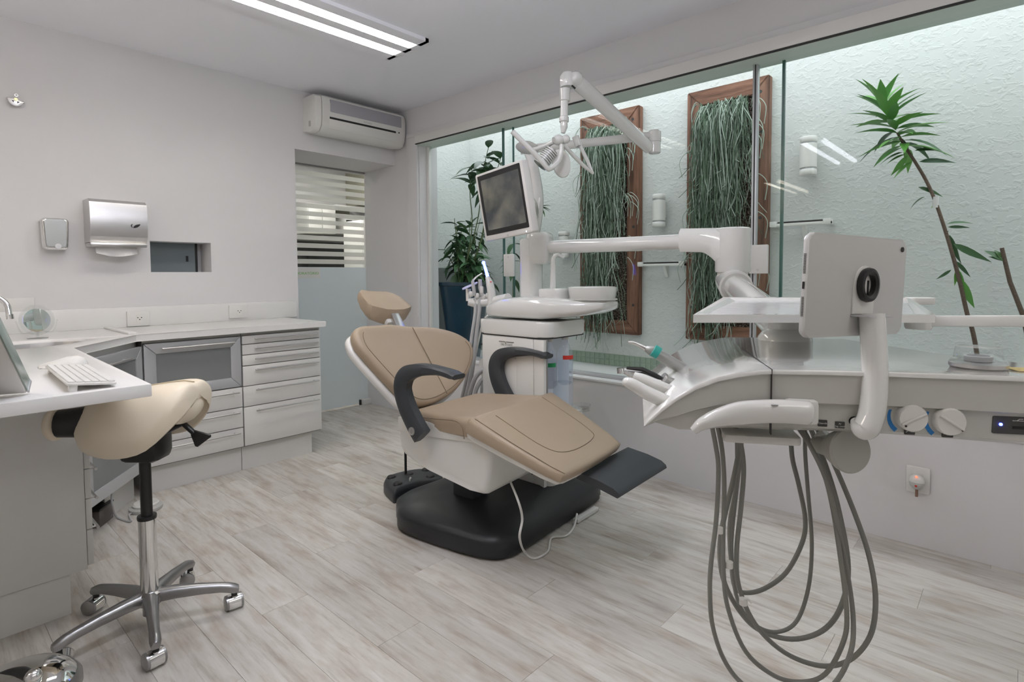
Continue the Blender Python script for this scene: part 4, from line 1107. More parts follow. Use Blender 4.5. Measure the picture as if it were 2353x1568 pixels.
# headrest
hr = []
hp = [(-.035, .992), (-.062, 1.03), (-.07, 1.072), (-.055, 1.085), (0, 1.125), (.055, 1.162), (.075, 1.168), (.10, 1.15), (.105, 1.11), (.07, 1.05), (.01, .998)]
hc = Vector((1.80, 2.56, 0))
def hsec(u, s, sz, lift):
    return [hc + EU * u - EV * (p[0] * s) + UZ * (1.07 + (p[1] - 1.07) * sz + lift) for p in hp]
for u, s, sz, lift in ((-.148, .45, .5, .03), (-.142, .68, .72, .026), (-.118, .9, .92, .018), (-.06, 1, 1, .003), (0, 1.0, 1.0, -.002), (.06, 1, .98, -.002), (.105, .9, .80, .004), (.135, .66, .55, .010), (.145, .4, .35, .012)): hr.append(hsec(u, s, sz, lift))
obj('headrest', B().rings(hr), LEATHER, ch, sharp=32)
obj('headrest_back', B().box((-.06, .50, -.125), (.05, .60, -.09), MB, bev=.01), PLAST, ch)
# seat
so_ = rrect(.60, .47, .06, 5, 0, .225)
SM = frame(cl(0, 0, .650), EU, -EV) @ Matrix.Rotation(radians(-2.8), 4, 'X')
so_ = [(x * (1 - .16 * (y / .45)), y - .01) for x, y in so_]
obj('seat', B().cushion(so_, 0, SM, .028, lambda x, y: -.02 * (1 - (x / .3) ** 2) * max(0, min(1, y * 4)), base=-.085, bulge=.0), LEATHER, ch)
obj('side_seam', B().tube(spline([SM @ Vector((-.302, .40, -.02)), SM @ Vector((-.304, .2, -.016)), SM @ Vector((-.304, .10, -.014)), SM @ Vector((-.304, .06, -.035)), SM @ Vector((-.304, .05, -.085))], 5), .0022, 6), bpy.data.materials['leather_seam'], ch)
# leg rest
l0, l1 = cl(0, -.012, .668), cl(.008, .412, .484)
LM_ = frame(l0, EU, l1 - l0)                    # z points down here, flip
LM_ = frame(l0, -EU, l1 - l0)
Ll = (l1 - l0).length
lo_ = [(.318, .0), (.327, .03), (.30, .2), (.262, .42), (.225, .48), (.18, Ll + .005), (0, Ll + .02), (-.18, Ll + .005), (-.24, .47), (-.275, .42), (-.312, .2), (-.327, .03), (-.318, 0), (0, 0)]
lo_ = [(.305, 0), (.322, .02), (.322, .06), (.30, .22), (.268, .40), (.25, .455), (.215, Ll), (.1, Ll + .006), (-.1, Ll + .006), (-.225, Ll), (-.262, .455), (-.28, .40), (-.308, .22), (-.322, .06), (-.322, .02), (-.305, 0), (-.1, 0), (.1, 0)]
lb = B().cushion(lo_, 0, Matrix(), .024, None, base=-.078, bulge=.004)
lb.v = [LM_ @ Vector((v.x, v.y, v.z * (1 - .45 * min(1, max(0, v.y / Ll))) if v.z < 0 else v.z)) for v in lb.v]
obj('leg_rest', lb, LEATHER, ch)
ins = spline([LM_ @ Vector((-.20, .03, .002)), LM_ @ Vector((-.19, .30, .0025)), LM_ @ Vector((-.13, .37, .003)), LM_ @ Vector((.08, .375, .003)), LM_ @ Vector((.17, .30, .003)), LM_ @ Vector((.19, .05, .003))], 6)
obj('oval_seam', B().tube(ins, .0016, 6), bpy.data.materials['leather_seam'], ch)
obj('edge_seam', B().tube([LM_ @ Vector((x - .014 * (1 if x > 0 else -1), max(y, .02), .0005)) for x, y in ((.318, .03), (.31, .1), (.298, .22), (.268, .40), (.25, .455))], .0016, 6), bpy.data.materials['leather_seam'], ch)
us = [(x * .95, y * .96 + .006) for x, y in lo_]
ls = B().prism(us, -.098, -.073, bev=.006)
ls.v = [LM_ @ Vector((v.x, v.y, v.z * (1 - .38 * min(1, max(0, v.y / Ll))))) for v in ls.v]
obj('leg_rest_shell', ls, PLAST, ch)
# foot plate
f0 = [aZ(x, y, z) for x, y, z in ((1322, 1088, .435), (1447, 1026, .435), (1503, 1068, .408), (1390, 1143, .408))]
FMx = (f0[1] - f0[0]).normalized(); FMy = ((f0[3] + f0[2]) / 2 - (f0[0] + f0[1]) / 2).normalized()
FM = frame((f0[0] + f0[1]) / 2, FMx, FMy)
if FM.col[2].z < 0: FM = frame((f0[0] + f0[1]) / 2, -FMx, FMy)
Lf = ((f0[3] + f0[2]) / 2 - (f0[0] + f0[1]) / 2).length; Wf = ((f0[1] - f0[0]).length + (f0[2] - f0[3]).length) / 4
fprof = [(0, -.028), (0, 0), (Lf * .5, .002), (Lf * .85, -.004), (Lf * .97, -.016), (Lf, -.028), (Lf * .96, -.036), (Lf * .5, -.03)]
obj('foot_plate', B().rings([[FM @ Vector((x, p[0], p[1])) for p in fprof] for x in (-Wf * .94, -Wf * .94 + .006, Wf * .94 - .006, Wf * .94)]), CHAR, ch, sharp=50)
# body shell under the seat, side outline in (v, z)
bo = [(-.495, .575), (-.50, .50), (-.493, .44), (-.465, .405), (-.42, .388), (-.30, .368), (-.05, .330), (.01, .320), (.03, .325), (.04, .345), (.06, .50), (.05, .575)]
BMx = Matrix((EV, UZ, EU)).transposed().to_4x4(); BMx.translation = CO_
obj('body_shell', B().prism(bo, -.265, .10, BMx, bev=.03, seg=4), PLAST, ch, sharp=60)
obj('shell_lip', B().prism([(-.49, .52), (-.49, .585), (.02, .60), (.02, .545), (-.2, .53)], -.272, .2, BMx, bev=.006), PLAST, ch)
obj('lift_column', B().box((.0, -.40, .08), (.12, -.26, .42), Matrix((EU, EV, UZ)).transposed().to_4x4() if False else frame(CO_, EU, z=UZ) @ Matrix.Scale(-1, 4, (0, 1, 0)), bev=.02), CHAR, ch)
# arms
def arm(s):
    u = .335 * s
    pts = spline([cl(u, -.262, .545), cl(u, -.31, .60), cl(u * 1.01, -.358, .68), cl(u * 1.02, -.375, .755), cl(u * 1.02, -.345, .812), cl(u * 1.02, -.275, .838), cl(u * 1.02, -.19, .847), cl(u * 1.03, -.11, .846), cl(u * 1.03, -.035, .834)], 6)
    n = len(pts); R = []
    for i, p in enumerate(pts):
        t = (pts[min(i + 1, n - 1)] - pts[max(i - 1, 0)]).normalized()
        nrm = EU.cross(t).normalized(); q = i / (n - 1)
        hw = .026 + (.012 * max(0, (q - .6) / .4))            # across
        th = .043 - .006 * q if q < .42 else max(.0145, .041 - .062 * (q - .42))
        if q > .96: th *= .75
        R.append([p + EU * (hw * sg * a_) + nrm * (th * b_) for sg, a_, b_ in ((1, 1, .55), (1, .7, 1), (-1, .7, 1), (-1, 1, .55), (-1, 1, -.55), (-1, .7, -1), (1, .7, -1), (1, 1, -.55))])
    o = obj('armrest', B().rings(R), CHAR, ch, sharp=38)
    if s < 0:
        c0 = cl(u - .027, -.30, .568)
        obj('pivot_cap', B().lathe([(.018, -.004), (.018, .003), (.014, .005)], zframe(c0, -EU), 20).tube([c0 - EU * .006 + Vector((0, 0, -.009)), c0 - EU * .006 + Vector((0, 0, .009))], .0025, 6), STEEL, o)
arm(-1); arm(1)
# floor base
bp0 = [(1.665, 2.31), (1.615, 2.23), (1.61, 2.10), (1.655, 1.82), (1.70, 1.69), (1.76, 1.645), (1.86, 1.635), (2.20, 1.66), (2.52, 1.69), (2.60, 1.72), (2.64, 1.80), (2.66, 2.36), (1.95, 2.42), (1.74, 2.40)]
bpl = [(p.x, p.y) for p in spline([(x, y, 0) for x, y in bp0], 4, True)]
def ins_(k, z): 
    c = Vector((2.1, 2.02)); return [((x - c.x) * k + c.x, (y - c.y) * k + c.y, z) for x, y in bpl]
obj('floor_base', B().rings([ins_(.985, .008), ins_(1, .014), ins_(1, .075), ins_(.985, .092), ins_(.94, .106), ins_(.80, .128), ins_(.5, .15)]), BASEB, ch, sharp=60)
for x, y in ((1.78, 1.69), (2.45, 1.76), (1.70, 2.2), (2.5, 2.3)): obj('levelling_foot', B().cyl((x, y, 0), (x, y, .02), .022, seg=14), RUBBER, ch)
obj('base_cap', B().lathe([(.035, 0), (.033, .003)], frame(Vector((1.97, 1.648, .05)), (1, .05, 0), z=(0.05, -1, 0)), 20), BLACK, ch)

# foot pedal
pc_ = Vector((1.985, 2.605, 0))
fpdl = thing('foot_pedal', 'black multi button foot pedal with chrome lever on the floor behind the chair base', 'foot pedal', pc_)
po = [(-.165, -.10), (-.15, -.125), (-.06, -.10), (.02, -.10), (.10, -.13), (.155, -.11), (.175, -.03), (.165, .06), (.11, .12), (0, .14), (-.10, .12), (-.155, .05)]
Mpd = Matrix.Translation(pc_) @ Matrix.Rotation(radians(-14), 4, 'Z')
po = [(p.x, p.y) for p in spline([(x, y, 0) for x, y in po], 3, True)]
obj('pedal_body', B().rings([[(x * k, y * k, z) for x, y in po] for k, z in ((.98, .0), (1, .006), (1, .05), (.93, .074), (.75, .084), (.3, .086))], M=Mpd), CHAR, fpdl, sharp=60)
for x, y in ((-.115, -.065), (-.105, .055), (.0, .04), (.11, .05), (.085, -.065)):
    obj('pedal_button', B().lathe([(.026, .070), (.026, .086), (.020, .092), (.001, .092)], Mpd @ Matrix.Translation((x, y, 0)), 18), BLACK, fpdl)
obj('toe_plate', B().box((-.15, -.19, .004), (-.03, -.10, .03), Mpd, bev=.008), CHAR, fpdl)
lv = aD(943, 1108, (M3 @ (pc_ - EYE)).z - .08)
obj('chrome_lever', B().tube(spline([lv + Vector((.01, .01, .02)), lv + Vector((-.004, 0, .008)), lv + Vector((-.004, 0, -.04)), lv + Vector((-.018, .01, -.052))], 4), .006, 8).tube([lv + Vector((-.03, .02, -.052)), lv + Vector((.03, -.02, -.052))], .006, 8), CHROME, fpdl)
obj('carry_handle', B().cyl(Mpd @ Vector((-.02, .045, .08)), Mpd @ Vector((-.02, .045, .29)), .0075, seg=10).cyl(Mpd @ Vector((-.02, .045, .285)), Mpd @ Vector((.18, -.03, .285)), .0075, seg=10).cyl(Mpd @ Vector((.18, -.03, .285)), Mpd @ Vector((.16, -.02, .04)), .0075, seg=10), BLACK, fpdl)

# white mains cable on the floor and its connector
def cab(x, y, yy=None):
    f = aZ(x, y, .006); yb_ = 1.605 + .05 * max(0, f.x - 1.75)
    if yy is None and f.y < yb_: return f
    q = aP(x, y, (0, yy or yb_, 0), (0, 1, 0)); q.z = max(q.z, .006); return q
cbp = [Vector((1.87, 1.74, .33)), cab(1190, 1150, 1.50), cab(1200, 1192, 1.50), cab(1194, 1236, 1.50), cab(1206, 1270), cab(1228, 1284), cab(1258, 1268), cab(1267, 1237), cab(1300, 1232), cab(1318, 1212), cab(1326, 1181)]
cw = obj('white_cable', B().tube(spline(cbp, 7), .0052, 8), LAMINATE)
tag(cw, 'thin white cable looping from under the chair across the floor to the white connector', 'cable')
q0, q1 = cab(1322, 1176), cab(1370, 1155)
q0.z = max(q0.z, .02); q1.z = max(q1.z, .02)
cn = thing('cable_connector', 'flat white cable connector resting against the front of the dark chair base', 'connector', (q0.x, q0.y, 0))
Mc = frame(Vector((q0.x, q0.y, .0)), Vector((q1.x - q0.x, q1.y - q0.y, 0)), z=UZ)
lc = (q1 - q0).length
obj('connector_body', B().box((0, -.016, .002), (lc, .016, .022), Mc, bev=.004), LAMINATE, cn)
obj('strain_relief', B().tube([Mc @ Vector((-.02, 0, .01)), Mc @ Vector((0, 0, .011))], [.005, .008], 10), PLAST, cn)

# ------------------------------------------------------------------ dental unit column
UB = Vector((2.42, 2.05, .108))
un = thing('dental_unit', 'tall white dental unit column with spittoon, bottle niche and monitor post', 'dental unit', UB)
X0, X1, Y0, Y1 = 2.235, 2.60, 1.80, 2.305
def rr_(d=0, r=.05): return rrect(X1 - X0 + 2 * d, Y1 - Y0 + 2 * d, r, 6, (X0 + X1) / 2, (Y0 + Y1) / 2)
main = [(X0, Y1 - .04), (X0 + .04, Y1), (X1 - .04, Y1), (X1, Y1 - .04), (X1, 1.93), (X0, 1.93)]
obj('column_foot', B().prism(rr_(.0, .07), .105, .50, bev=.004), PLAST, un)
obj('foot_ring', B().prism(rr_(.012, .075), .100, .122, bev=.005), CHAR, un)
obj('column_body', B().prism(main, .49, .925, bev=.003), PLAST, un)
obj('front_panel', B().box((X0 - .004, 1.885, .12), (X0 + .03, Y1 - .05, .915), bev=.003), PLAST, un)
obj('corner_panel', B().box((X0 - .004, 1.815, .12), (X0 + .02, 1.882, .915), bev=.003), PLAST, un)
obj('access_door', B().box((X0 - .006, 2.00, .43), (X0 - .003, 2.13, .80), bev=.0015), PLAST, un)
obj('door_pull', B().box((X0 - .0075, 2.005, .803), (X0 - .003, 2.12, .809)), GREYP, un)
for y, z in ((2.27, .86), (1.895, .86), (2.27, .2), (1.895, .2), (1.84, .2)): obj('panel_screw', B().cyl((X0 - .006, y, z), (X0 - .002, y, z), .005, seg=8), DARKGAP, un)
Mt = frame((X0 - .0048, 2.075, .872), (0, -1, 0), z=(-1, 0, 0))
text('maker_lettering', 'DABI ATLANTE', .019, Mt, GREYP, un, fit=.088)
obj('maker_line', B().box((-.055, .013, 0), (-.012, .018, .0008), Mt).box((-.002, .013, 0), (.055, .018, .0008), Mt).prism([(-.016, .018), (-.006, .004), (0, .004), (-.01, .018)], 0, .0008, Mt), DARKALU, un)
obj('seam_line', B().box((X0 + .02, 1.885, .12), (X0 + .021, 1.886, .9)), DARKGAP, un)
NICHE = mat('niche_backing', (.76, .79, .84), .25, coat=.3)
obj('niche_back', B().box((X0 + .022, 1.92, .50), (X1 - .01, 1.932, .918)), NICHE, un)
obj('niche_post', B().box((X0 + .018, 1.812, .50), (X0 + .03, 1.93, .918), bev=.003), DARKALU, un)
obj('niche_light', B().cyl((2.36, 1.86, .914), (2.36, 1.86, .919), .012, seg=12).cyl((2.48, 1.86, .914), (2.48, 1.86, .919), .012, seg=12), WHITEGLOW, un)
obj('cup_rest', B().lathe([(.05, .498), (.055, .515), (.055, .53), (.05, .53), (.048, .512), (.001, .51)], Matrix.Translation((2.54, 1.80, 0)), 24), ACRYL, un)
obj('niche_block', B().lathe([(.055, .50), (.055, .655), (.05, .66)], Matrix.Translation((2.46, 1.865, 0)), 24), BOTTLE, un)
for k, (x, lab, m, mz, tl_) in enumerate(((2.335, 'clear water bottle with green label in the unit niche', GREENL, .775, 'green'), (2.475, 'clear water bottle with red label in the unit niche', REDP, .80, 'red'))):
    bt = thing('water_bottle', lab, 'bottle', (x, 1.86, .645), 'water bottles in the unit niche')
    Mb_ = Matrix.Translation((x, 1.86, 0))
    obj('bottle_shell', B().lathe([(.001, .652), (.025, .645), (.042, .66), (.043, .80), (.040, .83), (.022, .868), (.016, .885), (.016, .905)], Mb_, 24), BOTTLE, bt)
    obj('water', B().lathe([(.001, .657), (.025, .65), (.039, .664), (.040, .80 - .02 * k)], Mb_, 20), glass_mat('still_water_' + tl_, (.94, .96, .99), .5), bt)
    obj('bottle_cap', B().lathe([(.020, .895), (.020, .925)], Mb_, 18), PLAST, bt)
    R = [[(.0436 * cos(a), .0436 * sin(a), z) for a in [radians(-200 + 110 * j / 12 + 40 * k) for j in range(13)]] for z in (mz - .011, mz + .011)]
    obj('label_band', B().rings(R, closed=False, cap=False, M=Mb_), m, bt)
obj('top_band', B().prism(rr_(.008, .07), .925, 1.005, bev=.008), GLOSSP, un)
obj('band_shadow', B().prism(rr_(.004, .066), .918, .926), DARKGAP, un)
# spittoon head: sections along Y
SE = [(2.285, 2.30, 2.48, 1.015, 1.06), (2.26, 2.262, 2.56, 1.012, 1.095), (2.15, 2.245, 2.585, 1.01, 1.125), (2.0, 2.24, 2.60, 1.01, 1.137), (1.88, 2.245, 2.605, 1.012, 1.135), (1.80, 2.26, 2.61, 1.022, 1.132), (1.72, 2.29, 2.615, 1.032, 1.126), (1.64, 2.325, 2.60, 1.046, 1.120), (1.585, 2.36, 2.575, 1.066, 1.116), (1.56, 2.41, 2.53, 1.085, 1.112)]
R = []
for y, xa_, xb_, za_, zb_ in SE:
    w_, h_ = xb_ - xa_, zb_ - za_; cx, cz = (xa_ + xb_) / 2, (za_ + zb_) / 2
    R.append([(cx + w_ / 2 * abs(cos(a)) ** .42 * (1 if cos(a) > 0 else -1), y, cz + h_ / 2 * abs(sin(a)) ** .6 * (1 if sin(a) > 0 else -1)) for a in [2 * pi * k / 32 for k in range(32)]])
obj('spittoon_head', B().rings(R), GLOSSP, un, sharp=60)
BCn = Vector((2.462, 1.672, 0))
obj('bowl_ring', B().lathe([(.105, 1.108), (.128, 1.118), (.131, 1.122), (.128, 1.126)], Matrix.Translation(BCn), 40), GREYP, un)
obj('spittoon_bowl', B().lathe([(.112, 1.118), (.120, 1.128), (.127, 1.17), (.128, 1.185), (.122, 1.187), (.115, 1.175), (.07, 1.14), (.02, 1.128), (.001, 1.128)], Matrix.Translation(BCn), 40), GLOSSP, un)
obj('bowl_hinge', B().prism(rrect(.20, .15, .03, 4, 2.43, 1.87), 1.12, 1.178, bev=.008), GLOSSP, un)
c0 = aP(1270, 650, (2.43, 1.90, 0), (fwd.x, fwd.y, 0)); c1_ = aP(1272, 594, c0, (fwd.x, fwd.y, 0)); c2_ = aP(1282, 585, c0, (fwd.x, fwd.y, 0)); c3_ = aP(1296, 592, c0, (fwd.x, fwd.y, 0))
obj('cup_filler', B().tube(spline([Vector((c0.x, c0.y, 1.17)), c0.lerp(c1_, .5), c1_, c2_, c3_], 6), [.018, .015, .012, .010, .009], 12), GLOSSP, un)
# post and elbow for the arms
pb = aP(1221, 668, (2.40, 2.13, 0), (fwd.x, fwd.y, 0)); PX, PY = pb.x, pb.y
obj('post', B().prism(rrect(.115, .115, .04, 5, PX, PY), 1.10, 1.455, bev=.01), GLOSSP, un)
ja, jb = aP(1254, 566, (PX, PY - .1, 0), (fwd.x, fwd.y, 0)), None
dpt = (M3 @ (ja - EYE)).z
Mj = frame(Vector((PX + .01, PY - .075, 1.395)), (.25, -1, 0), z=UZ)
obj('arm_socket', B().box((-.07, -.055, -.085), (.05, .055, .095), Mj, bev=.028, seg=4), GLOSSP, un)
# delivery arm: from the post toward the camera
aw0 = Vector((PX + .02, PY - .10, 1.405)); aw1 = aD(1600, 555, 2.50)
obj('swing_arm', B().cyl(aw0, aw1, .036, seg=24), GLOSSP, un)
e_c = aD(1680, 576, 2.42); ax = (aw1 - aw0); ax.z = 0; ax.normalize()
Me = frame(aD(1688, 553, 2.40), ax, z=UZ)
# sleeve over the tube, sweeping down into a vertical drum
sl0 = aD(1572, 553, 2.54)
ek = []
drum = aD(1684, 553, 2.39)
R = []
for t in [k / 12 for k in range(13)]:
    p = sl0.lerp(drum, t)
    top_ = .052; bot = .052 + (.105 * max(0, (t - .45) / .55) ** 1.6)
    hw = .048 + .022 * max(0, (t - .4) / .6)
    n_ = Vector((-ax.y, ax.x, 0))
    R.append([p + n_ * (hw * a_) + UZ * (top_ if b_ > 0 else -bot) * abs(b_) for a_, b_ in ((1, .6), (.7, 1), (-.7, 1), (-1, .6), (-1, -.6), (-.7, -1), (.7, -1), (1, -.6))])
obj('elbow_sleeve', B().rings(R), GLOSSP, un, sharp=50)
dz0 = aP(1684, 626, drum, (fwd.x, fwd.y, 0)).z
obj('elbow_drum', B().lathe([(.068, dz0), (.072, dz0 + .006), (.072, drum.z + .048), (.066, drum.z + .053)], Matrix.Translation((drum.x, drum.y, 0)), 36), GLOSSP, un)
obj('elbow_neck', B().lathe([(.060, dz0 - .035), (.062, dz0)], Matrix.Translation((drum.x, drum.y, 0)), 30), PLAST, un)
k0_ = Vector((drum.x, drum.y, dz0 - .05)); k1_ = aD(1800, 752, 1.50)
dk = (k1_ - k0_).normalized()
obj('knuckle', B().tube([k0_ - dk * .03 + UZ * .012, k0_ + dk * .10], .066, 24), GLOSSP, un)
obj('knuckle_ring', B().tube([k0_ + dk * .10, k0_ + dk * .108], .058, 24), GREYP, un)
obj('lower_arm', B().tube([k0_ + dk * .1, k1_], .047, 24), GLOSSP, un)

# monitor
mcn = [aD(1087, 408, 3.0), aD(1191, 366, 2.72), aD(1232, 535, 2.72), aD(1120, 552, 3.0)]
mx_ = ((mcn[1] - mcn[0]) + (mcn[2] - mcn[3])).normalized(); my_ = ((mcn[0] - mcn[3]) + (mcn[1] - mcn[2])).normalized()
Wm = ((mcn[1] - mcn[0]).length + (mcn[2] - mcn[3]).length) / 2; Hm = ((mcn[0] - mcn[3]).length + (mcn[1] - mcn[2]).length) / 2
Mm_ = frame(sum(mcn, Vector()) / 4, mx_, my_)
mt = thing('monitor', 'white framed flat monitor tilted on the unit post', 'monitor', Mm_.translation)
obj('monitor_case', B().prism(rrect(Wm, Hm, .012, 3), -.045, 0, Mm_, bev=.005), SCREENF, mt)
obj('monitor_back', B().prism(rrect(Wm * .5, Hm * .5, .04, 3), -.06, -.045, Mm_, bev=.01), SCREENF, mt)
SCR = mat('monitor_screen', (.018, .018, .018), .12, coat=.5)
N, L, P = nodes(SCR)
tc = N.new('ShaderNodeTexCoord'); nz = N.new('ShaderNodeTexNoise'); nz.inputs['Scale'].default_value = 9; nz.inputs['Detail'].default_value = 5
L.new(tc.outputs['Object'], nz.inputs['Vector'])
rp_ = N.new('ShaderNodeValToRGB'); L.new(nz.outputs['Fac'], rp_.inputs[0])
e = rp_.color_ramp.elements; e[0].position = .35; e[0].color = (.035, .042, .05, 1); e[1].position = .7; e[1].color = (.22, .21, .16, 1)
L.new(rp_.outputs[0], P.inputs['Emission Color']); P.inputs['Emission Strength'].default_value = .55
obj('screen_bezel', B().prism(rrect(Wm * .90, Hm * .885, .004, 2, 0, .008), .0, .0012, Mm_), BLACK, mt)
obj('screen_image', B().prism(rrect(Wm * .80, Hm * .74, .004, 2, .004, .008), .0012, .0018, Mm_), SCR, mt)
obj('badge', B().prism(rrect(.014, .010, .001, 1, 0, -Hm / 2 + .011), 0, .001, Mm_), GREYP, mt)
obj('power_led', B().lathe([(.003, 0), (.003, .001)], Mm_ @ Matrix.Translation((Wm * .38, -Hm / 2 + .011, 0)), 10), WHITEGLOW, mt)
pv = (fwd.x, fwd.y, 0)
pt0 = Vector((PX, PY, 1.45)); pt1 = aP(1236, 470, pt0, pv); pt2 = aP(1228, 392, pt0, pv); pt3 = aP(1212, 344, pt0, pv)
obj('monitor_arm', B().tube(spline([Mm_ @ Vector((.05, 0, -.07)), Mm_ @ Vector((.08, -.02, -.13)), pt1.lerp(pt0, .35)], 5), .022, 12), GLOSSP, mt)
# operating lamp
lp = thing('operating_lamp', 'white dental operating lamp on a folding arm above the unit', 'lamp', pt0)
obj('lamp_post', B().tube(spline([pt0 - UZ * .03, pt1, pt2, pt3], 6), [.038, .032, .027, .025], 14), GLOSSP, lp)
D0 = (M3 @ (pt3 - EYE)).z
h0, h1 = aD(1196, 345, D0), aD(1500, 312, D0 - .05)
obj('upper_arm', B().cyl(h0, h1, .0245, seg=18), GLOSSP, lp)
jc = aD(1504, 322, D0 - .05)
obj('arm_joint', B().lathe([(.026, -.075), (.033, -.07), (.033, -.012), (.036, -.010), (.036, .045), (.030, .052)], Matrix.Translation(jc), 20), GLOSSP, lp)
s0_, s1_ = aD(1492, 340, D0 - .05), aD(1322, 184, D0 - .36)
obj('spring_arm', B().tube([s0_, s1_], [.030, .036], 16, sq=1.15), GLOSSP, lp)
obj('arm_slot', B().box((-.012, -.004, -.004), (.012, .004, .002), frame(aD(1318, 200, D0 - .40), s1_ - s0_, z=-fwd)), DARKGAP, lp)
hj = aD(1304, 184, D0 - .36)
obj('head_joint', B().lathe([(.036, -.036), (.040, -.02), (.040, .012), (.028, .034), (.001, .042)], Matrix.Translation(hj), 20).ball(s1_, (.042, .042, .042), 16), GLOSSP, lp)
def at_l(x, y, dd=0): return aD(x, y, D0 - .38 + dd)
dn = [at_l(1298, 205), at_l(1298, 232), at_l(1297, 233), at_l(1296, 268), at_l(1296, 270), at_l(1296, 280), at_l(1296, 281), at_l(1296, 292), at_l(1294, 306)]
obj('drop_tube', B().tube(dn, [.027, .025, .019, .019, .024, .024, .018, .018, .010], 16), GLOSSP, lp)
hb = at_l(1283, 322)
obj('lamp_hub', B().ball(hb, (.030, .030, .026), 16).ball(at_l(1300, 320), (.022, .022, .022), 14), GLOSSP, lp)
obj('hub_screw', B().cyl(at_l(1272, 319, -.03), at_l(1272, 319, -.034), .008, seg=12), GREYP, lp)
obj('handle', B().tube(spline([at_l(1290, 332), at_l(1289, 352), at_l(1283, 372), at_l(1264, 388, -.04), at_l(1257, 386, -.05)], 5) + [at_l(1228, 352, -.08), at_l(1200, 325, -.1), at_l(1177, 302, -.12)], .0125, 10), GLOSSP, lp)
obj('handle', B().tube([at_l(1294, 332), at_l(1318, 358, .05), at_l(1340, 380, .08), at_l(1361, 397, .1), at_l(1350, 370, .11), at_l(1338, 345, .11), at_l(1325, 318, .11)], .010, 10), GLOSSP, lp)
obj('handle_grip', B().tube([at_l(1322, 314, .11), at_l(1330, 336, .11)], .018, 12), GLOSSP, lp)
r0, r1_ = at_l(1240, 380, .04), at_l(1270, 346, .04)
b = B()
for k in range(9):
    a0 = r0.lerp(r1_, k / 9); a1 = r0.lerp(r1_, k / 9 + .05); b.cyl(a0, a1, .038, seg=20)
obj('cooling_fins', b, GLOSSP, lp); obj('fin_core', B().cyl(r0, r1_, .030, seg=16), DARKALU, lp)
zc = at_l(1290, 375, .05)
Mz = zframe(zc, Vector((-.55, -.55, .30)))
obj('reflector_dish', B().lathe([(.001, -.012), (.06, -.010), (.075, .0), (.07, .010), (.001, .016)], frame(zc, (.673 * .5, -.739 * .5, .1), z=-fwd + rgt * .9) @ Matrix.Scale(.62, 4, (1, 0, 0)), 28), GLOSSP, lp)
obj('dish_back', B().lathe([(.001, -.02), (.066, -.018), (.074, -.010)], frame(zc, (.673 * .5, -.739 * .5, .1), z=-fwd + rgt * .9) @ Matrix.Scale(.62, 4, (1, 0, 0)), 28), BLACK, lp)
z2 = at_l(1212, 340, .12)
obj('reflector_dish', B().lathe([(.001, -.010), (.045, -.008), (.062, .0), (.05, .010), (.001, .014)], frame(z2, (.673, -.739, -.15), z=(.2, .25, .95)), 28), GLOSSP, lp)
obj('dish_bracket', B().tube([at_l(1222, 345, .1), at_l(1255, 335, .06), at_l(1272, 326, .02)], .012, 10), GLOSSP, lp)

# suction holder on the far side of the unit
dh = (M3 @ (Vector((2.33, 2.42, 1.17)) - EYE)).z
def ah(x, y, dd=0): return aD(x, y, dh + dd)
ho = thing('suction_holder', 'white instrument holder arm with suction handpieces behind the chair back', 'holder', ah(1100, 690))
obj('holder_arm', B().tube([ah(1128, 694), ah(1168, 686, -.12)], .030, 16), GLOSSP, ho)
obj('holder_base', B().tube([ah(1076, 694), ah(1090, 696), ah(1128, 692)], [.022, .030, .030], 16), GLOSSP, ho)
obj('holder_block', B().tube([ah(1076, 664, .02), ah(1077, 692, .02)], .018, 12, sq=.8), PLAST, ho)
for x, y in ((1083, 676), (1096, 680), (1110, 682), (1121, 680)): obj('holder_clip', B().ball(ah(x, y, -.02), (.017, .017, .019), 12), PLAST, ho)
hang = (
    ('suction_handpiece', 'thin grey suction handpiece with bent tip, first in the holder', [(1091, 680), (1088, 660), (1086, 645)], [.010, .012, .009], [(1086, 645), (1094, 637), (1108, 628)], [(1092, 684), (1092, 720), (1084, 775), (1079, 820), (1072, 870), (1060, 920)], .0105),
    ('suction_handpiece', 'grey suction valve handpiece in the middle of the holder', [(1108, 680), (1104, 662), (1103, 642)], [.012, .013, .011], None, [(1101, 686), (1101, 715), (1094, 775), (1088, 830), (1079, 885), (1060, 950)], .0125))
for nm_, lb_, pts_, rad_, tip_, hs_, hr_ in hang:
    t = thing(nm_, lb_, 'handpiece', ah(*pts_[0]))
    obj('handle', B().tube(spline([ah(x, y, -.03) for x, y in pts_], 4), rad_, 12), HOSEL, t)
    if tip_: obj('bent_tip', B().tube(spline([ah(x, y, -.03) for x, y in tip_], 4), [.006, .004], 8), CHROME, t)
    else: obj('valve_lever', B().box((-.008, -.008, -.02), (.008, .008, .02), Matrix.Translation(ah(1107, 666, -.04)), bev=.003), PLAST, t)
    obj('hose', B().tube(spline([ah(x, y, -.02) for x, y in hs_], 5), hr_, 10), HOSEL, t)
lc_ = thing('curing_light', 'white curing light handpiece with glowing blue tip standing in the holder', 'curing light', ah(1127, 700))
obj('handle', B().tube(spline([ah(1130, 704, -.03), ah(1130, 680, -.03), ah(1126, 655, -.03), ah(1120, 636, -.03)], 4), [.026, .026, .024, .014], 14), GLOSSP, lc_)
obj('glowing_tip', B().tube([ah(1121, 637, -.03), ah(1112, 606, -.03)], [.0105, .0075], 12), BLUEGLOW, lc_)
obj('tip_bulb', B().ball(ah(1111, 604, -.03), (.011, .011, .011), 12), BLUEGLOW, lc_)
obj('red_button', B().ball(ah(1128, 648, -.055), (.005, .005, .005), 8), REDP, lc_)
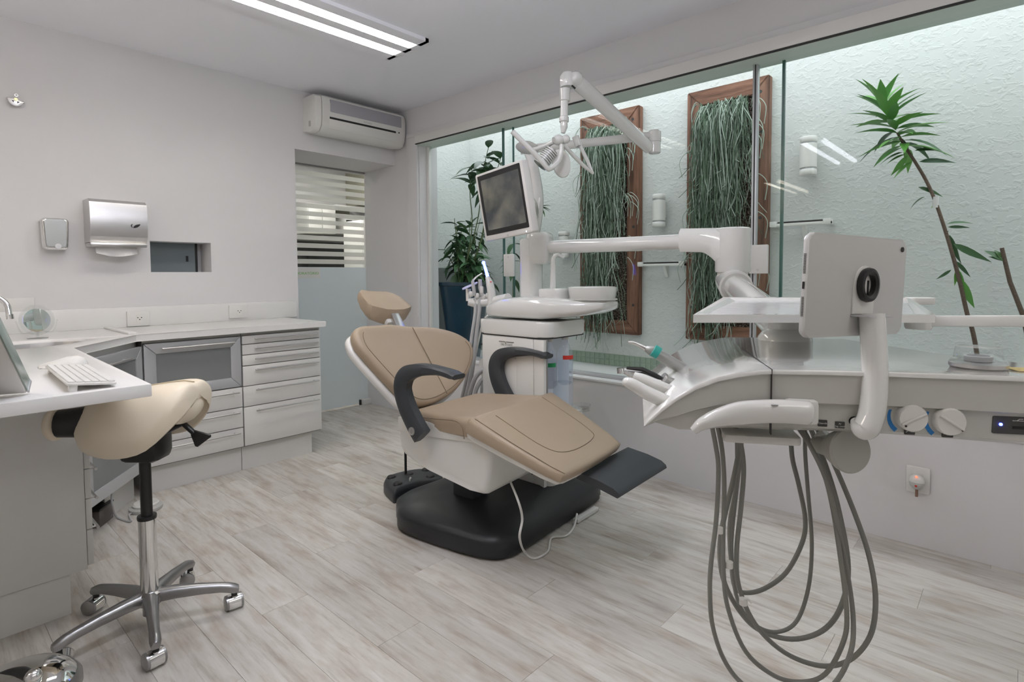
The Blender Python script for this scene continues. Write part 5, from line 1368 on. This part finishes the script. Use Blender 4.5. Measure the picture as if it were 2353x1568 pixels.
obj('eye_shield', B().prism([(-.05, -.014), (-.03, -.022), (.045, -.016), (.052, 0), (.045, .016), (-.03, .020), (-.05, .012)], -.003, .003, frame(ah(1080, 657, -.02), ah(1095, 651, -.02) - ah(1065, 664, -.02), z=UZ + Vector((.1, -.4, 0))), bev=.002), mat('lilac_shield', (.55, .55, .80), .3), lc_)
obj('cable', B().tube(spline([ah(1131, 706, -.03), ah(1128, 720, -.02), ah(1112, 735, -.02), ah(1100, 780, 0), ah(1086, 850, 0), ah(1068, 930, 0)], 5), .006, 8), PLAST, lc_)
for k, (pth, r) in enumerate(((((1062, 1000), (1072, 940), (1087, 880), (1100, 858), (1112, 850)), .014), (((1085, 960), (1092, 905), (1102, 880), (1115, 866)), .012), (((1107, 960), (1106, 910), (1108, 870)), .008))):
    h = obj('supply_hose', B().tube(spline([aD(x, y, dh - .05) for x, y in pth], 5), r, 10), HOSEL, un)
obj('side_cover', B().rings([[aD(x, y, dh - .05 + d_) for x, y in ((1100, 832), (1116, 815), (1120, 900), (1112, 900))] for d_ in (0, .08)]), PLAST, un)

# ------------------------------------------------------------------ delivery table in the right foreground
ZTB = 1.078
g0, g1 = aZ(1775, 850, ZTB), aZ(2353, 866, ZTB)
ga = (g1 - g0).normalized(); gb = Vector((-ga.y, ga.x, 0))           # along the front, away from the camera
if gb.dot(fwd) < 0: gb = -gb
def gp(x, y, off=0): return aP(x, y, g0 + gb * off, gb)               # on the front plane
def loc(p): d = p - g0; return d.dot(ga), d.dot(gb), p.z
dt = thing('delivery_table', 'glossy white instrument delivery table hanging in the right foreground', 'delivery unit', g0)
Tp = [(1480, 978), (1498, 958), (1520, 938), (1555, 912), (1600, 886), (1650, 867), (1700, 857), (1750, 851), (1775, 850), (1900, 852), (2050, 856), (2200, 861), (2353, 866), (2520, 872)]
Bt = [(1486, 984), (1506, 977), (1530, 984), (1562, 994), (1602, 990), (1650, 986), (1700, 985), (1750, 987), (1775, 989), (1900, 992), (2050, 999), (2200, 1010), (2353, 1022), (2520, 1034)]
back = [aZ(x, y, ZTB) for x, y in ((1692, 784), (2172, 775))]
a_bl, b_bl, _ = loc(back[0]); a_br, b_br, _ = loc(back[1])
DEP = (b_bl + b_br) / 2
def depth(i):
    k = i / (len(Tp) - 1)
    if i < 8: return DEP * (.80 + .2 * i / 8)
    if i >= 12: return DEP * (.55 if i == 12 else .30)
    return DEP
def fan(i): return .0 if i < 6 else .10 * max(0, (i - 7) / 6)        # the table widens toward the back right
def strip(z_of, inset=0, thick=None):
    R = []
    for i in range(len(Tp)):
        t = gp(*Tp[i]); bt = gp(*Bt[i]); d = depth(i)
        R.append((t, bt, d))
    return R
SS_ = strip(None)
R = []
for i, (t, bt, d) in enumerate(SS_):
    lo = t - UZ * min(.008, (t.z - bt.z) * .5)
    R.append([t + gb * .002, t + gb * .0 - UZ * .003, lo, lo + gb * d, t + gb * d - UZ * .003, t + gb * (d - .006)])
obj('table_top', B().rings(R), GLOSSP, dt, sharp=50)
R = []
for i, (t, bt, d) in enumerate(SS_):
    lo = t - UZ * min(.008, (t.z - bt.z) * .5); hh = lo.z - bt.z
    mid = lo - UZ * hh * .52
    bt2 = bt
    R.append([lo + gb * .006, mid + gb * .008, mid + gb * .018 - UZ * .004, bt2 + gb * .020, bt2 + gb * (.05) - UZ * (.012 if 3 < i < 13 else .002), bt2 + gb * (d - .03), lo + gb * (d - .006)])
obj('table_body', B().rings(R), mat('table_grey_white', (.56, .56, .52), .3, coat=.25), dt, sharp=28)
sj = gp(1774, 850)
obj('seam', B().box((-.0006, -.0005, -.118), (.0006, .012, .0008), frame(gp(1774, 850), ga, z=UZ)).box((-.0006, -.001, -.0008), (.0006, DEP * .55, .0008), frame(gp(1774, 850), ga, z=UZ)), DARKGAP, dt)
# grip handle
hpts = [gp(x, y, -.012) for x, y in ((1592, 990), (1612, 974), (1645, 960), (1690, 949), (1740, 944), (1790, 943), (1830, 945), (1866, 948))]
hs = spline(hpts, 5); n = len(hs); R = []
for i, p in enumerate(hs):
    q = i / (n - 1); t = (hs[min(i + 1, n - 1)] - hs[max(i - 1, 0)]).normalized(); nn_ = gb.cross(t)
    if nn_.z < 0: nn_ = -nn_
    hw = .007 + .0135 * min(1, q * 2.2); th = .014 * min(1, .55 + q * 2)
    if q > .985: hw *= .8; th *= .8
    R.append([p + nn_ * (hw * sin(a)) * (1.15 if sin(a) < 0 else .95) + gb * (th * cos(a)) for a in [2 * pi * k / 16 for k in range(16)]])
obj('grip_handle', B().rings(R), GLOSSP, dt, sharp=50)
obj('grip_pad', B().box((-.028, -.006, -.024), (.028, .02, .021), frame(gp(1843, 946, -.006), ga, z=UZ), bev=.008), GLOSSP, dt)
obj('grip_screw', B().prism([(.006 * cos(a), .003 * sin(a)) for a in [k * pi / 6 for k in range(12)]], 0, .001, frame(gp(1780, 932, -.024), ga, z=(0, -.1, 1))), DARKALU, dt)
def on_front(x, y, o=.019): return gp(x, y, o)
for x, y in ((2090, 958), (2176, 966)):
    c = on_front(x, y); Mk_ = frame(c, ga, z=-gb)
    kn = obj('knob', B().lathe([(.0235, -.004), (.0235, .012), (.0215, .016), (.001, .016)], Mk_, 32), PLAST, dt)
    obj('knob_grip', B().box((-.0215, -.002, .016), (.0215, .002, .0195), Mk_ @ Matrix.Rotation(.5 if x < 2100 else -.6, 4, 'Z'), bev=.0012), PLAST, kn)
    obj('knob_dot', B().lathe([(.0018, .016), (.0018, .0168)], Mk_ @ Matrix.Translation((-.012 if x < 2100 else .016, -.013, 0)), 8), BLACK, kn)
    ar = []
    for k in range(9):
        a = radians(130 + 100 * k / 8); w_ = .0015 + .0022 * k / 8
        ar.append((.0325 * cos(a), .0325 * sin(a), w_))
    poly_ = [((.0325 - w_) / .0325 * x_, (.0325 - w_) / .0325 * y_) for x_, y_, w_ in ar] + [((.0325 + w_) / .0325 * x_, (.0325 + w_) / .0325 * y_) for x_, y_, w_ in ar[::-1]]
    obj('blue_arc', B().prism(poly_, -.001, .0008, Mk_), BLUE, dt)
def label(x, y, w_, h_, txt=None, glyph=None):
    c = on_front(x, y, .0185); Ml_ = frame(c, ga, z=-gb)
    l = obj('symbol_plate', B().prism(rrect(w_, h_, .0008, 1), -.001, .0006, Ml_), mat('dark_symbol_plate', (.06, .06, .055), .4) if 'dark_symbol_plate' not in bpy.data.materials else bpy.data.materials['dark_symbol_plate'], dt)
    if txt:
        for j, s_ in enumerate(txt): text('plate_lettering', s_, .0042, Ml_ @ Matrix.Translation((0, (len(txt) - 1) * .0022 - j * .0046, .0007)), LAMINATE, l, depth=.0001)
    if glyph: obj('plate_symbol', B().tube([Ml_ @ Vector((x_, y_, .0008)) for x_, y_ in glyph], .0006, 5).box((.003, -.0015, .0006), (.0075, .0015, .001), Ml_), LAMINATE, l)
label(1890, 973, .0155, .0120, ['Clearcils']); label(1930, 977, .0155, .0120, ['Ar', 'Seg. cond.'])
label(2090, 991, .0165, .0125, glyph=[(-.006, -.002), (-.002, .001), (.002, -.001), (.004, 0)]); label(2177, 997, .0170, .0130, glyph=[(-.006, -.001), (-.002, .002), (.002, -.001), (.004, 0)])
c = on_front(2332, 978, .0185); Ml_ = frame(c, ga, z=-gb)
pl_ = obj('usb_plate', B().prism(rrect(.066, .030, .002, 2), -.001, .0008, Ml_), bpy.data.materials['dark_symbol_plate'], dt)
obj('blue_led', B().ball(Ml_ @ Vector((-.021, .001, .001)), (.0028, .0028, .0028), 10), BLUEGLOW, pl_)
obj('usb_port', B().box((-.004, -.006, .0008), (.018, -.001, .0014), Ml_), BLACK, pl_)
obj('usb_symbol', B().tube([Ml_ @ Vector((-.003, .008, .001)), Ml_ @ Vector((.012, .008, .001))], .0005, 5).ball(Ml_ @ Vector((-.003, .008, .001)), (.0015, .0015, .0008), 8).tube([Ml_ @ Vector((.002, .008, .001)), Ml_ @ Vector((.006, .011, .001)), Ml_ @ Vector((.011, .011, .001))], .0005, 5), LAMINATE, pl_)
for x, y, r in ((1962, 968, .0085),): obj('tube_port', B().lathe([(r, -.002), (r, .002)], frame(on_front(x, y), ga, z=-gb), 18), BLACK, dt)
# brake knob underneath
kc = gp(1953, 1036, .05); kd = (-fwd + rgt * .15 + UZ * .1).normalized()
obj('brake_knob', B().lathe([(.018, -.085), (.021, -.05), (.030, -.035), (.040, -.008), (.0415, .0), (.039, .004), (.001, .005)], zframe(kc, kd), 36), mat('knob_grey', (.42, .42, .38), .45), dt)
obj('brake_stem', B().tube([kc - kd * .08 - rgt * .0, gp(1905, 1000, .12)], .018, 14), PLAST, dt)
obj('clear_valve', B().lathe([(.009, -.012), (.011, 0), (.009, .006)], Matrix.Translation(gp(1890, 988, .05)), 14), ACRYL, dt)
# tray over the table and its support
t0 = [aD(1593, 727, 1.165), aD(2150, 722, 1.165), aD(2087, 686, 1.50), aD(1662, 682, 1.50)]
txv = ((t0[1] - t0[0]) + (t0[2] - t0[3])).normalized(); tyv = ((t0[3] + t0[2]) - (t0[0] + t0[1])).normalized()
TMx = frame((t0[0] + t0[1]) / 2, txv, tyv); Wt = ((t0[1] - t0[0]).length) / 2; Wt2 = ((t0[2] - t0[3]).length) / 2; Dt = ((t0[3] + t0[2]) / 2 - (t0[0] + t0[1]) / 2).length
tr = thing('instrument_tray', 'shallow white instrument tray above the delivery table behind the tablet', 'tray', TMx.translation)
tp = [tuple((TMx.inverted() @ q)[:2]) for q in t0]
TCx = sum(p[0] for p in tp) / 4
def tin(k): 
    return [(x - k * (1 if x > TCx else -1), y + (k if y < Dt / 2 else -k)) for x, y in tp]
obj('tray_base', B().rings([[(x, y, -.014) for x, y in tin(.0)], [(x, y, -.014) for x, y in tin(.004)], [(x, y, -.007) for x, y in tin(.004)]], M=TMx), GLOSSP, tr)
obj('tray_rim', B().rings([[(x, y, -.016) for x, y in tin(0)], [(x, y, .001) for x, y in tin(0)], [(x, y, .001) for x, y in tin(.012)], [(x, y, -.006) for x, y in tin(.022)], [(x, y, -.0145) for x, y in tin(.022)]], cap=False, M=TMx), GLOSSP, tr, sharp=25)
obj('tray_mat', B().prism(tin(.024), -.007, -.0055, TMx), mat('tray_film', (.70, .70, .71), .2, coat=.6, bump=(40, .15)), tr)
obj('rear_lug', B().prism(rrect(.07, .035, .012, 4, tp[2][0] + .02, tp[2][1] - .015), -.016, .003, TMx, bev=.004), GLOSSP, tr)
rk0, rk1 = aD(2090, 738, 1.25), aD(2480, 738, 1.12)
obj('rail_bar', B().box((0, -.006, -.012), ((rk1 - rk0).length, .006, .012), frame(rk0 + Vector((0, 0, 0)), rk1 - rk0, z=UZ), bev=.003), GLOSSP, tr)
kq = aD(2110, 748, 1.25)
obj('rail_hub', B().lathe([(.024, -.008), (.0265, -.004), (.0265, .02)], Matrix.Translation(kq), 22), GLOSSP, tr)
# mount under the tray
md_ = aZ(1800, 790, ZTB)
b1 = Vector((k1_.x, k1_.y, k1_.z))
mc_ = aD(1803, 775, 1.46)
mount_z = ZTB
ob_ = obj('mount_dome', B().lathe([(.066, ZTB - .002), (.064, ZTB + .008), (.054, ZTB + .022), (.035, ZTB + .032), (.001, ZTB + .036)], Matrix.Translation((mc_.x, mc_.y, 0)), 32), GLOSSP, dt)
obj('mount_neck', B().lathe([(.040, ZTB + .02), (.042, ZTB + .05), (.056, ZTB + .085)], Matrix.Translation((mc_.x, mc_.y, 0)), 28).tube([Vector((mc_.x, mc_.y, ZTB + .06)), k1_], .04, 16), GLOSSP, dt)

# instruments parked on the curved end
def hp(name, label, path, radii, m, d0, d1, extra=None):
    pts = []
    nP = len(path)
    for i, (x, y) in enumerate(path): pts.append(aD(x, y, d0 + (d1 - d0) * i / (nP - 1)))
    t = thing(name, label, 'handpiece', pts[-1], None)
    obj('handle', B().tube(spline(pts, 5), radii, 14), m, t)
    if extra: extra(t, pts)
    return t
PALEG = mat('pale_grey_handpiece', (.40, .40, .38), .3, .3)
def ex1(t, pts):
    p = [aD(x, y, 1.28) for x, y in ((1443, 787), (1456, 788), (1472, 795), (1484, 801))]
    obj('spray_nozzle', B().tube(spline(p, 4), [.0035, .0045, .0065], 10), CHROME, t)
    q0, q1 = aD(1501, 805, 1.262), aD(1514, 813, 1.26)
    obj('green_button', B().tube([q0, q1], .0142, 14), TEAL, t)
hp('air_water_syringe', 'slim grey syringe with a teal button and curved nozzle, topmost instrument on the table', [(1484, 801), (1500, 808), (1535, 828), (1590, 862), (1630, 890)], [.007, .0125, .013, .0135, .0135], PALEG, 1.28, 1.26, ex1)
def ex2(t, pts):
    a_, b_ = aD(1426, 846, 1.22), aD(1427, 858, 1.22)
    obj('drill_head', B().cyl(a_, b_, .0085, seg=16), CHROME, t)
    obj('black_grip', B().tube([aD(x, y, 1.195) for x, y in ((1440, 846), (1475, 849), (1500, 861), (1521, 872))], [.003, .005, .006, .005], 8), BLACK, t)
    obj('coupling_ring', B().tube([aD(1519, 870, 1.20), aD(1524, 874, 1.20)], .0155, 16), STEEL, t)
    obj('rear_sleeve', B().tube([aD(1523, 874, 1.20), aD(1590, 905, 1.20)], .0135, 14), PALEG, t)
hp('contra_angle_handpiece', 'polished metal angled drill handpiece with a black grip', [(1430, 852), (1455, 857), (1480, 862), (1500, 871), (1522, 882)], [.006, .009, .0115, .0125, .0125], CHROME, 1.22, 1.20, ex2)
def ex3(t, pts):
    obj('scaler_tip', B().tube([aD(1433, 856, 1.18), aD(1440, 858, 1.18), aD(1458, 868, 1.17)], [.002, .004, .005], 8), CHROME, t)
hp('scaler_handpiece', 'white handpiece with a thin metal tip below the drill', [(1456, 864), (1480, 874), (1530, 896), (1580, 918)], [.009, .0125, .0135, .0145], GLOSSP, 1.17, 1.15, ex3)
hp('white_handpiece', 'plain white tapered handpiece, lowest of the parked instruments', [(1436, 878), (1450, 882), (1490, 905), (1545, 930)], [.009, .012, .0135, .014], GLOSSP, 1.12, 1.09)
R = []
obj('instrument_rest', B().prism(rrect(.07, .14, .015, 4), -.02, .0, frame(gp(1585, 905, .13), ga, z=UZ + ga * -.9), bev=.005), PLAST, dt)

# hoses hanging under the table
HZ = [
    ([(215, 60), (240, 190), (256, 330), (243, 620), (212, 880), (206, 1050), (222, 1240), (285, 1430), (385, 1568), (560, 1680), (760, 1690), (930, 1580), (1025, 1400), (1042, 1210), (1012, 960), (945, 620), (880, 380), (790, 190), (705, 60)], 13, 0.0, .05),
    ([(248, 60), (278, 220), (290, 420), (284, 700), (285, 920), (312, 1140), (415, 1390), (580, 1530), (740, 1568), (880, 1520), (985, 1330), (1003, 1150), (965, 830), (915, 520), (850, 290), (765, 120), (730, 60)], 13, .03, .07),
    ([(350, 60), (385, 170), (403, 330), (388, 540), (362, 800), (375, 1010), (470, 1230), (640, 1395), (850, 1473), (1020, 1440), (1140, 1300), (1172, 1090), (1138, 850), (1060, 610), (945, 330), (840, 110), (810, 40)], 14, .05, .10),
    ([(380, 60), (378, 200), (340, 400), (300, 560), (265, 760), (282, 960), (370, 1140), (490, 1262), (680, 1318), (860, 1270), (970, 1130), (1012, 900), (960, 580), (890, 330), (810, 130), (775, 40)], 15, .08, .13),
    ([(362, 60), (362, 400), (320, 650), (333, 900), (375, 1110), (470, 1235), (595, 1276), (710, 1215), (780, 1020), (800, 760), (778, 460), (762, 240), (760, 60)], 12, .11, .16),
    ([(392, 100), (385, 230), (335, 680), (333, 880), (350, 1010), (410, 1047), (520, 1025), (650, 930), (742, 760), (762, 620), (725, 420), (685, 250), (678, 60)], 14, .14, .18)]
for pts_, wd, o0, o1 in HZ:
    q = []
    for i, (x, y) in enumerate(pts_):
        q.append(gp(1550 + x / 2.537, 950 + y / 2.537, .06 + o0 + (o1 - o0) * i / (len(pts_) - 1) + .02 * sin(i)))
    obj('instrument_hose', B().tube(spline(q, 6), wd / 2.537 / F * 1.13, 10), HOSE, dt)
for x, y, w_ in ((1654, 1219, .008), (1675, 1298, .010), (1708, 1383, .010)):
    c = gp(x, y, .09); obj('hose_clip', B().tube([c - UZ * .006, c + UZ * .006], w_ * .8, 10), PLAST, dt)
obj('hose_clip_tail', B().tube(spline([gp(x, y, .085) for x, y in ((1706, 1380), (1718, 1377), (1727, 1386))], 4), .002, 6), PLAST, dt)
obj('hose_bracket', B().prism(rrect(.14, .10, .01, 3), -.012, .004, frame(gp(1740, 992, .11), ga, z=UZ), bev=.004), PLAST, dt)

# tablet on its tube stand
tc_ = [aD(1872, 536, .93), aD(2091, 553, 1.06), aD(2063, 768, 1.06), aD(1836, 776, .93)]
tx_ = ((tc_[1] - tc_[0]) + (tc_[2] - tc_[3])).normalized(); ty_ = ((tc_[0] - tc_[3]) + (tc_[1] - tc_[2])).normalized()
TM = frame(sum(tc_, Vector()) / 4, tx_, ty_)
Wb = ((tc_[1] - tc_[0]).length + (tc_[2] - tc_[3]).length) / 2; Hb = ((tc_[0] - tc_[3]).length + (tc_[1] - tc_[2]).length) / 2
tb = thing('tablet', 'tablet in a pale grey case on a bent white tube, back toward the viewer', 'tablet', TM.translation)
CASE = mat('tablet_case', (.55, .55, .53), .35)
obj('case', B().prism(rrect(Wb, Hb, .013, 5), -.010, .0, TM, bev=.004, seg=3), CASE, tb)
obj('tablet_body', B().prism(rrect(Wb - .006, Hb - .006, .011, 5), -.0125, -.009, TM), ALU, tb)
obj('camera_lens', B().lathe([(.0048, 0), (.0048, .0012), (.003, .0014)], TM @ Matrix.Translation((Wb / 2 - .014, Hb / 2 - .018, 0)), 18), BLACK, tb)
ML = TM @ Matrix.Translation((-Wb / 2 - .0004, 0, -.006)) @ Matrix.Rotation(radians(-90), 4, 'Y')
for a_, b_ in ((.020, .052), (-.052, -.020)):
    bq = B(); kq_ = 0
    y_ = a_
    while y_ < b_:
        for dx in (-.0012, .0012): bq.box((dx - .0006, y_, -.0002), (dx + .0006, y_ + .0014, .0006), ML)
        y_ += .0026
    obj('speaker_holes', bq, DARKGAP, tb)
obj('connector_port', B().box((-.0018, -.006, -.0002), (.0018, .006, .0006), ML), BLACK, tb)
gc = TM.inverted() @ aP(1984, 660, TM.translation, TM.col[2].to_3d()); gc = Vector((gc.x, gc.y, 0))
st = thing('tablet_stand', 'bent white tube stand with a clamp plate and black ring holding the tablet', 'stand', gp(1985, 985))
MG = TM @ Matrix.Translation((gc.x, gc.y, .0))
obj('clamp_plate', B().prism([(-.032, -.048), (.030, -.048), (.030, -.01)] + [(.030 * cos(a), .008 + .030 * sin(a)) for a in [pi * k / 10 for k in range(11)]] + [(-.032, -.01)], .0, .0025, MG, bev=.0008), PLAST, st)
obj('plate_flange', B().box((-.034, -.052, 0), (.036, -.049, .034), MG, bev=.001), ALU, st)
obj('black_ring', B().lathe([(.0195, .002), (.0255, .003), (.027, .008), (.0255, .014), (.021, .015), (.017, .012), (.0165, .004)], MG @ Matrix.Translation((0, .004, 0)) @ Matrix.Scale(1.15, 4, (0, 1, 0)), 36, cap=False), BLACK, st)
obj('ring_hook', B().box((.006, -.013, .002), (.009, .012, .005), MG, bev=.001), BLACK, st)
fl_ = MG @ Vector((.0, -.052, .018))
d_f = (M3 @ (fl_ - EYE)).z
def gs(x, y, dd=0): return aD(x, y, d_f + dd)
tp_ = spline([gp(1966, 968, .012), gp(1976, 984, -.004), gs(1990, 984, -.02), gs(2004, 945, -.02), gs(2010, 880, -.015), gs(2008, 800, -.005), gs(2003, 722, 0)], 7)
obj('stand_tube', B().tube(tp_, [.009, .015, .0205, .0205, .0205, .0205, .0205], 20), GLOSSP, st)

# small things on the table top
dc = aZ(2247, 845, ZTB)
dd_ = thing('domed_dish', 'small metal dish under a clear dome at the right of the delivery table', 'dish', dc)
Md = Matrix.Translation(dc)
obj('dish_base', B().lathe([(.040, .0), (.043, .003), (.043, .009), (.038, .0115), (.001, .0115)], Md, 36), STEEL, dd_)
obj('clear_collar', B().lathe([(.042, .010), (.040, .016), (.026, .0225), (.022, .024)], Md, 36, cap=False), ACRYL, dd_)
obj('inner_ring', B().lathe([(.020, .012), (.021, .021), (.017, .022), (.016, .013)], Md, 28), ALU, dd_)
obj('dome_cup', B().lathe([(.0365, .018), (.034, .034), (.0325, .038), (.001, .039)], Md, 32), ACRYL, dd_)
yl = aZ(2352, 850, ZTB)
ys_ = obj('yellow_sticker', B().box((-.02, -.022, 0), (.05, .022, .0008), frame(Vector((yl.x, yl.y, ZTB)), ga, z=UZ)), mat('yellow_paper', (.62, .48, .18), .5))
tag(ys_, 'yellow striped sticker on the delivery table at the right picture edge', 'sticker')
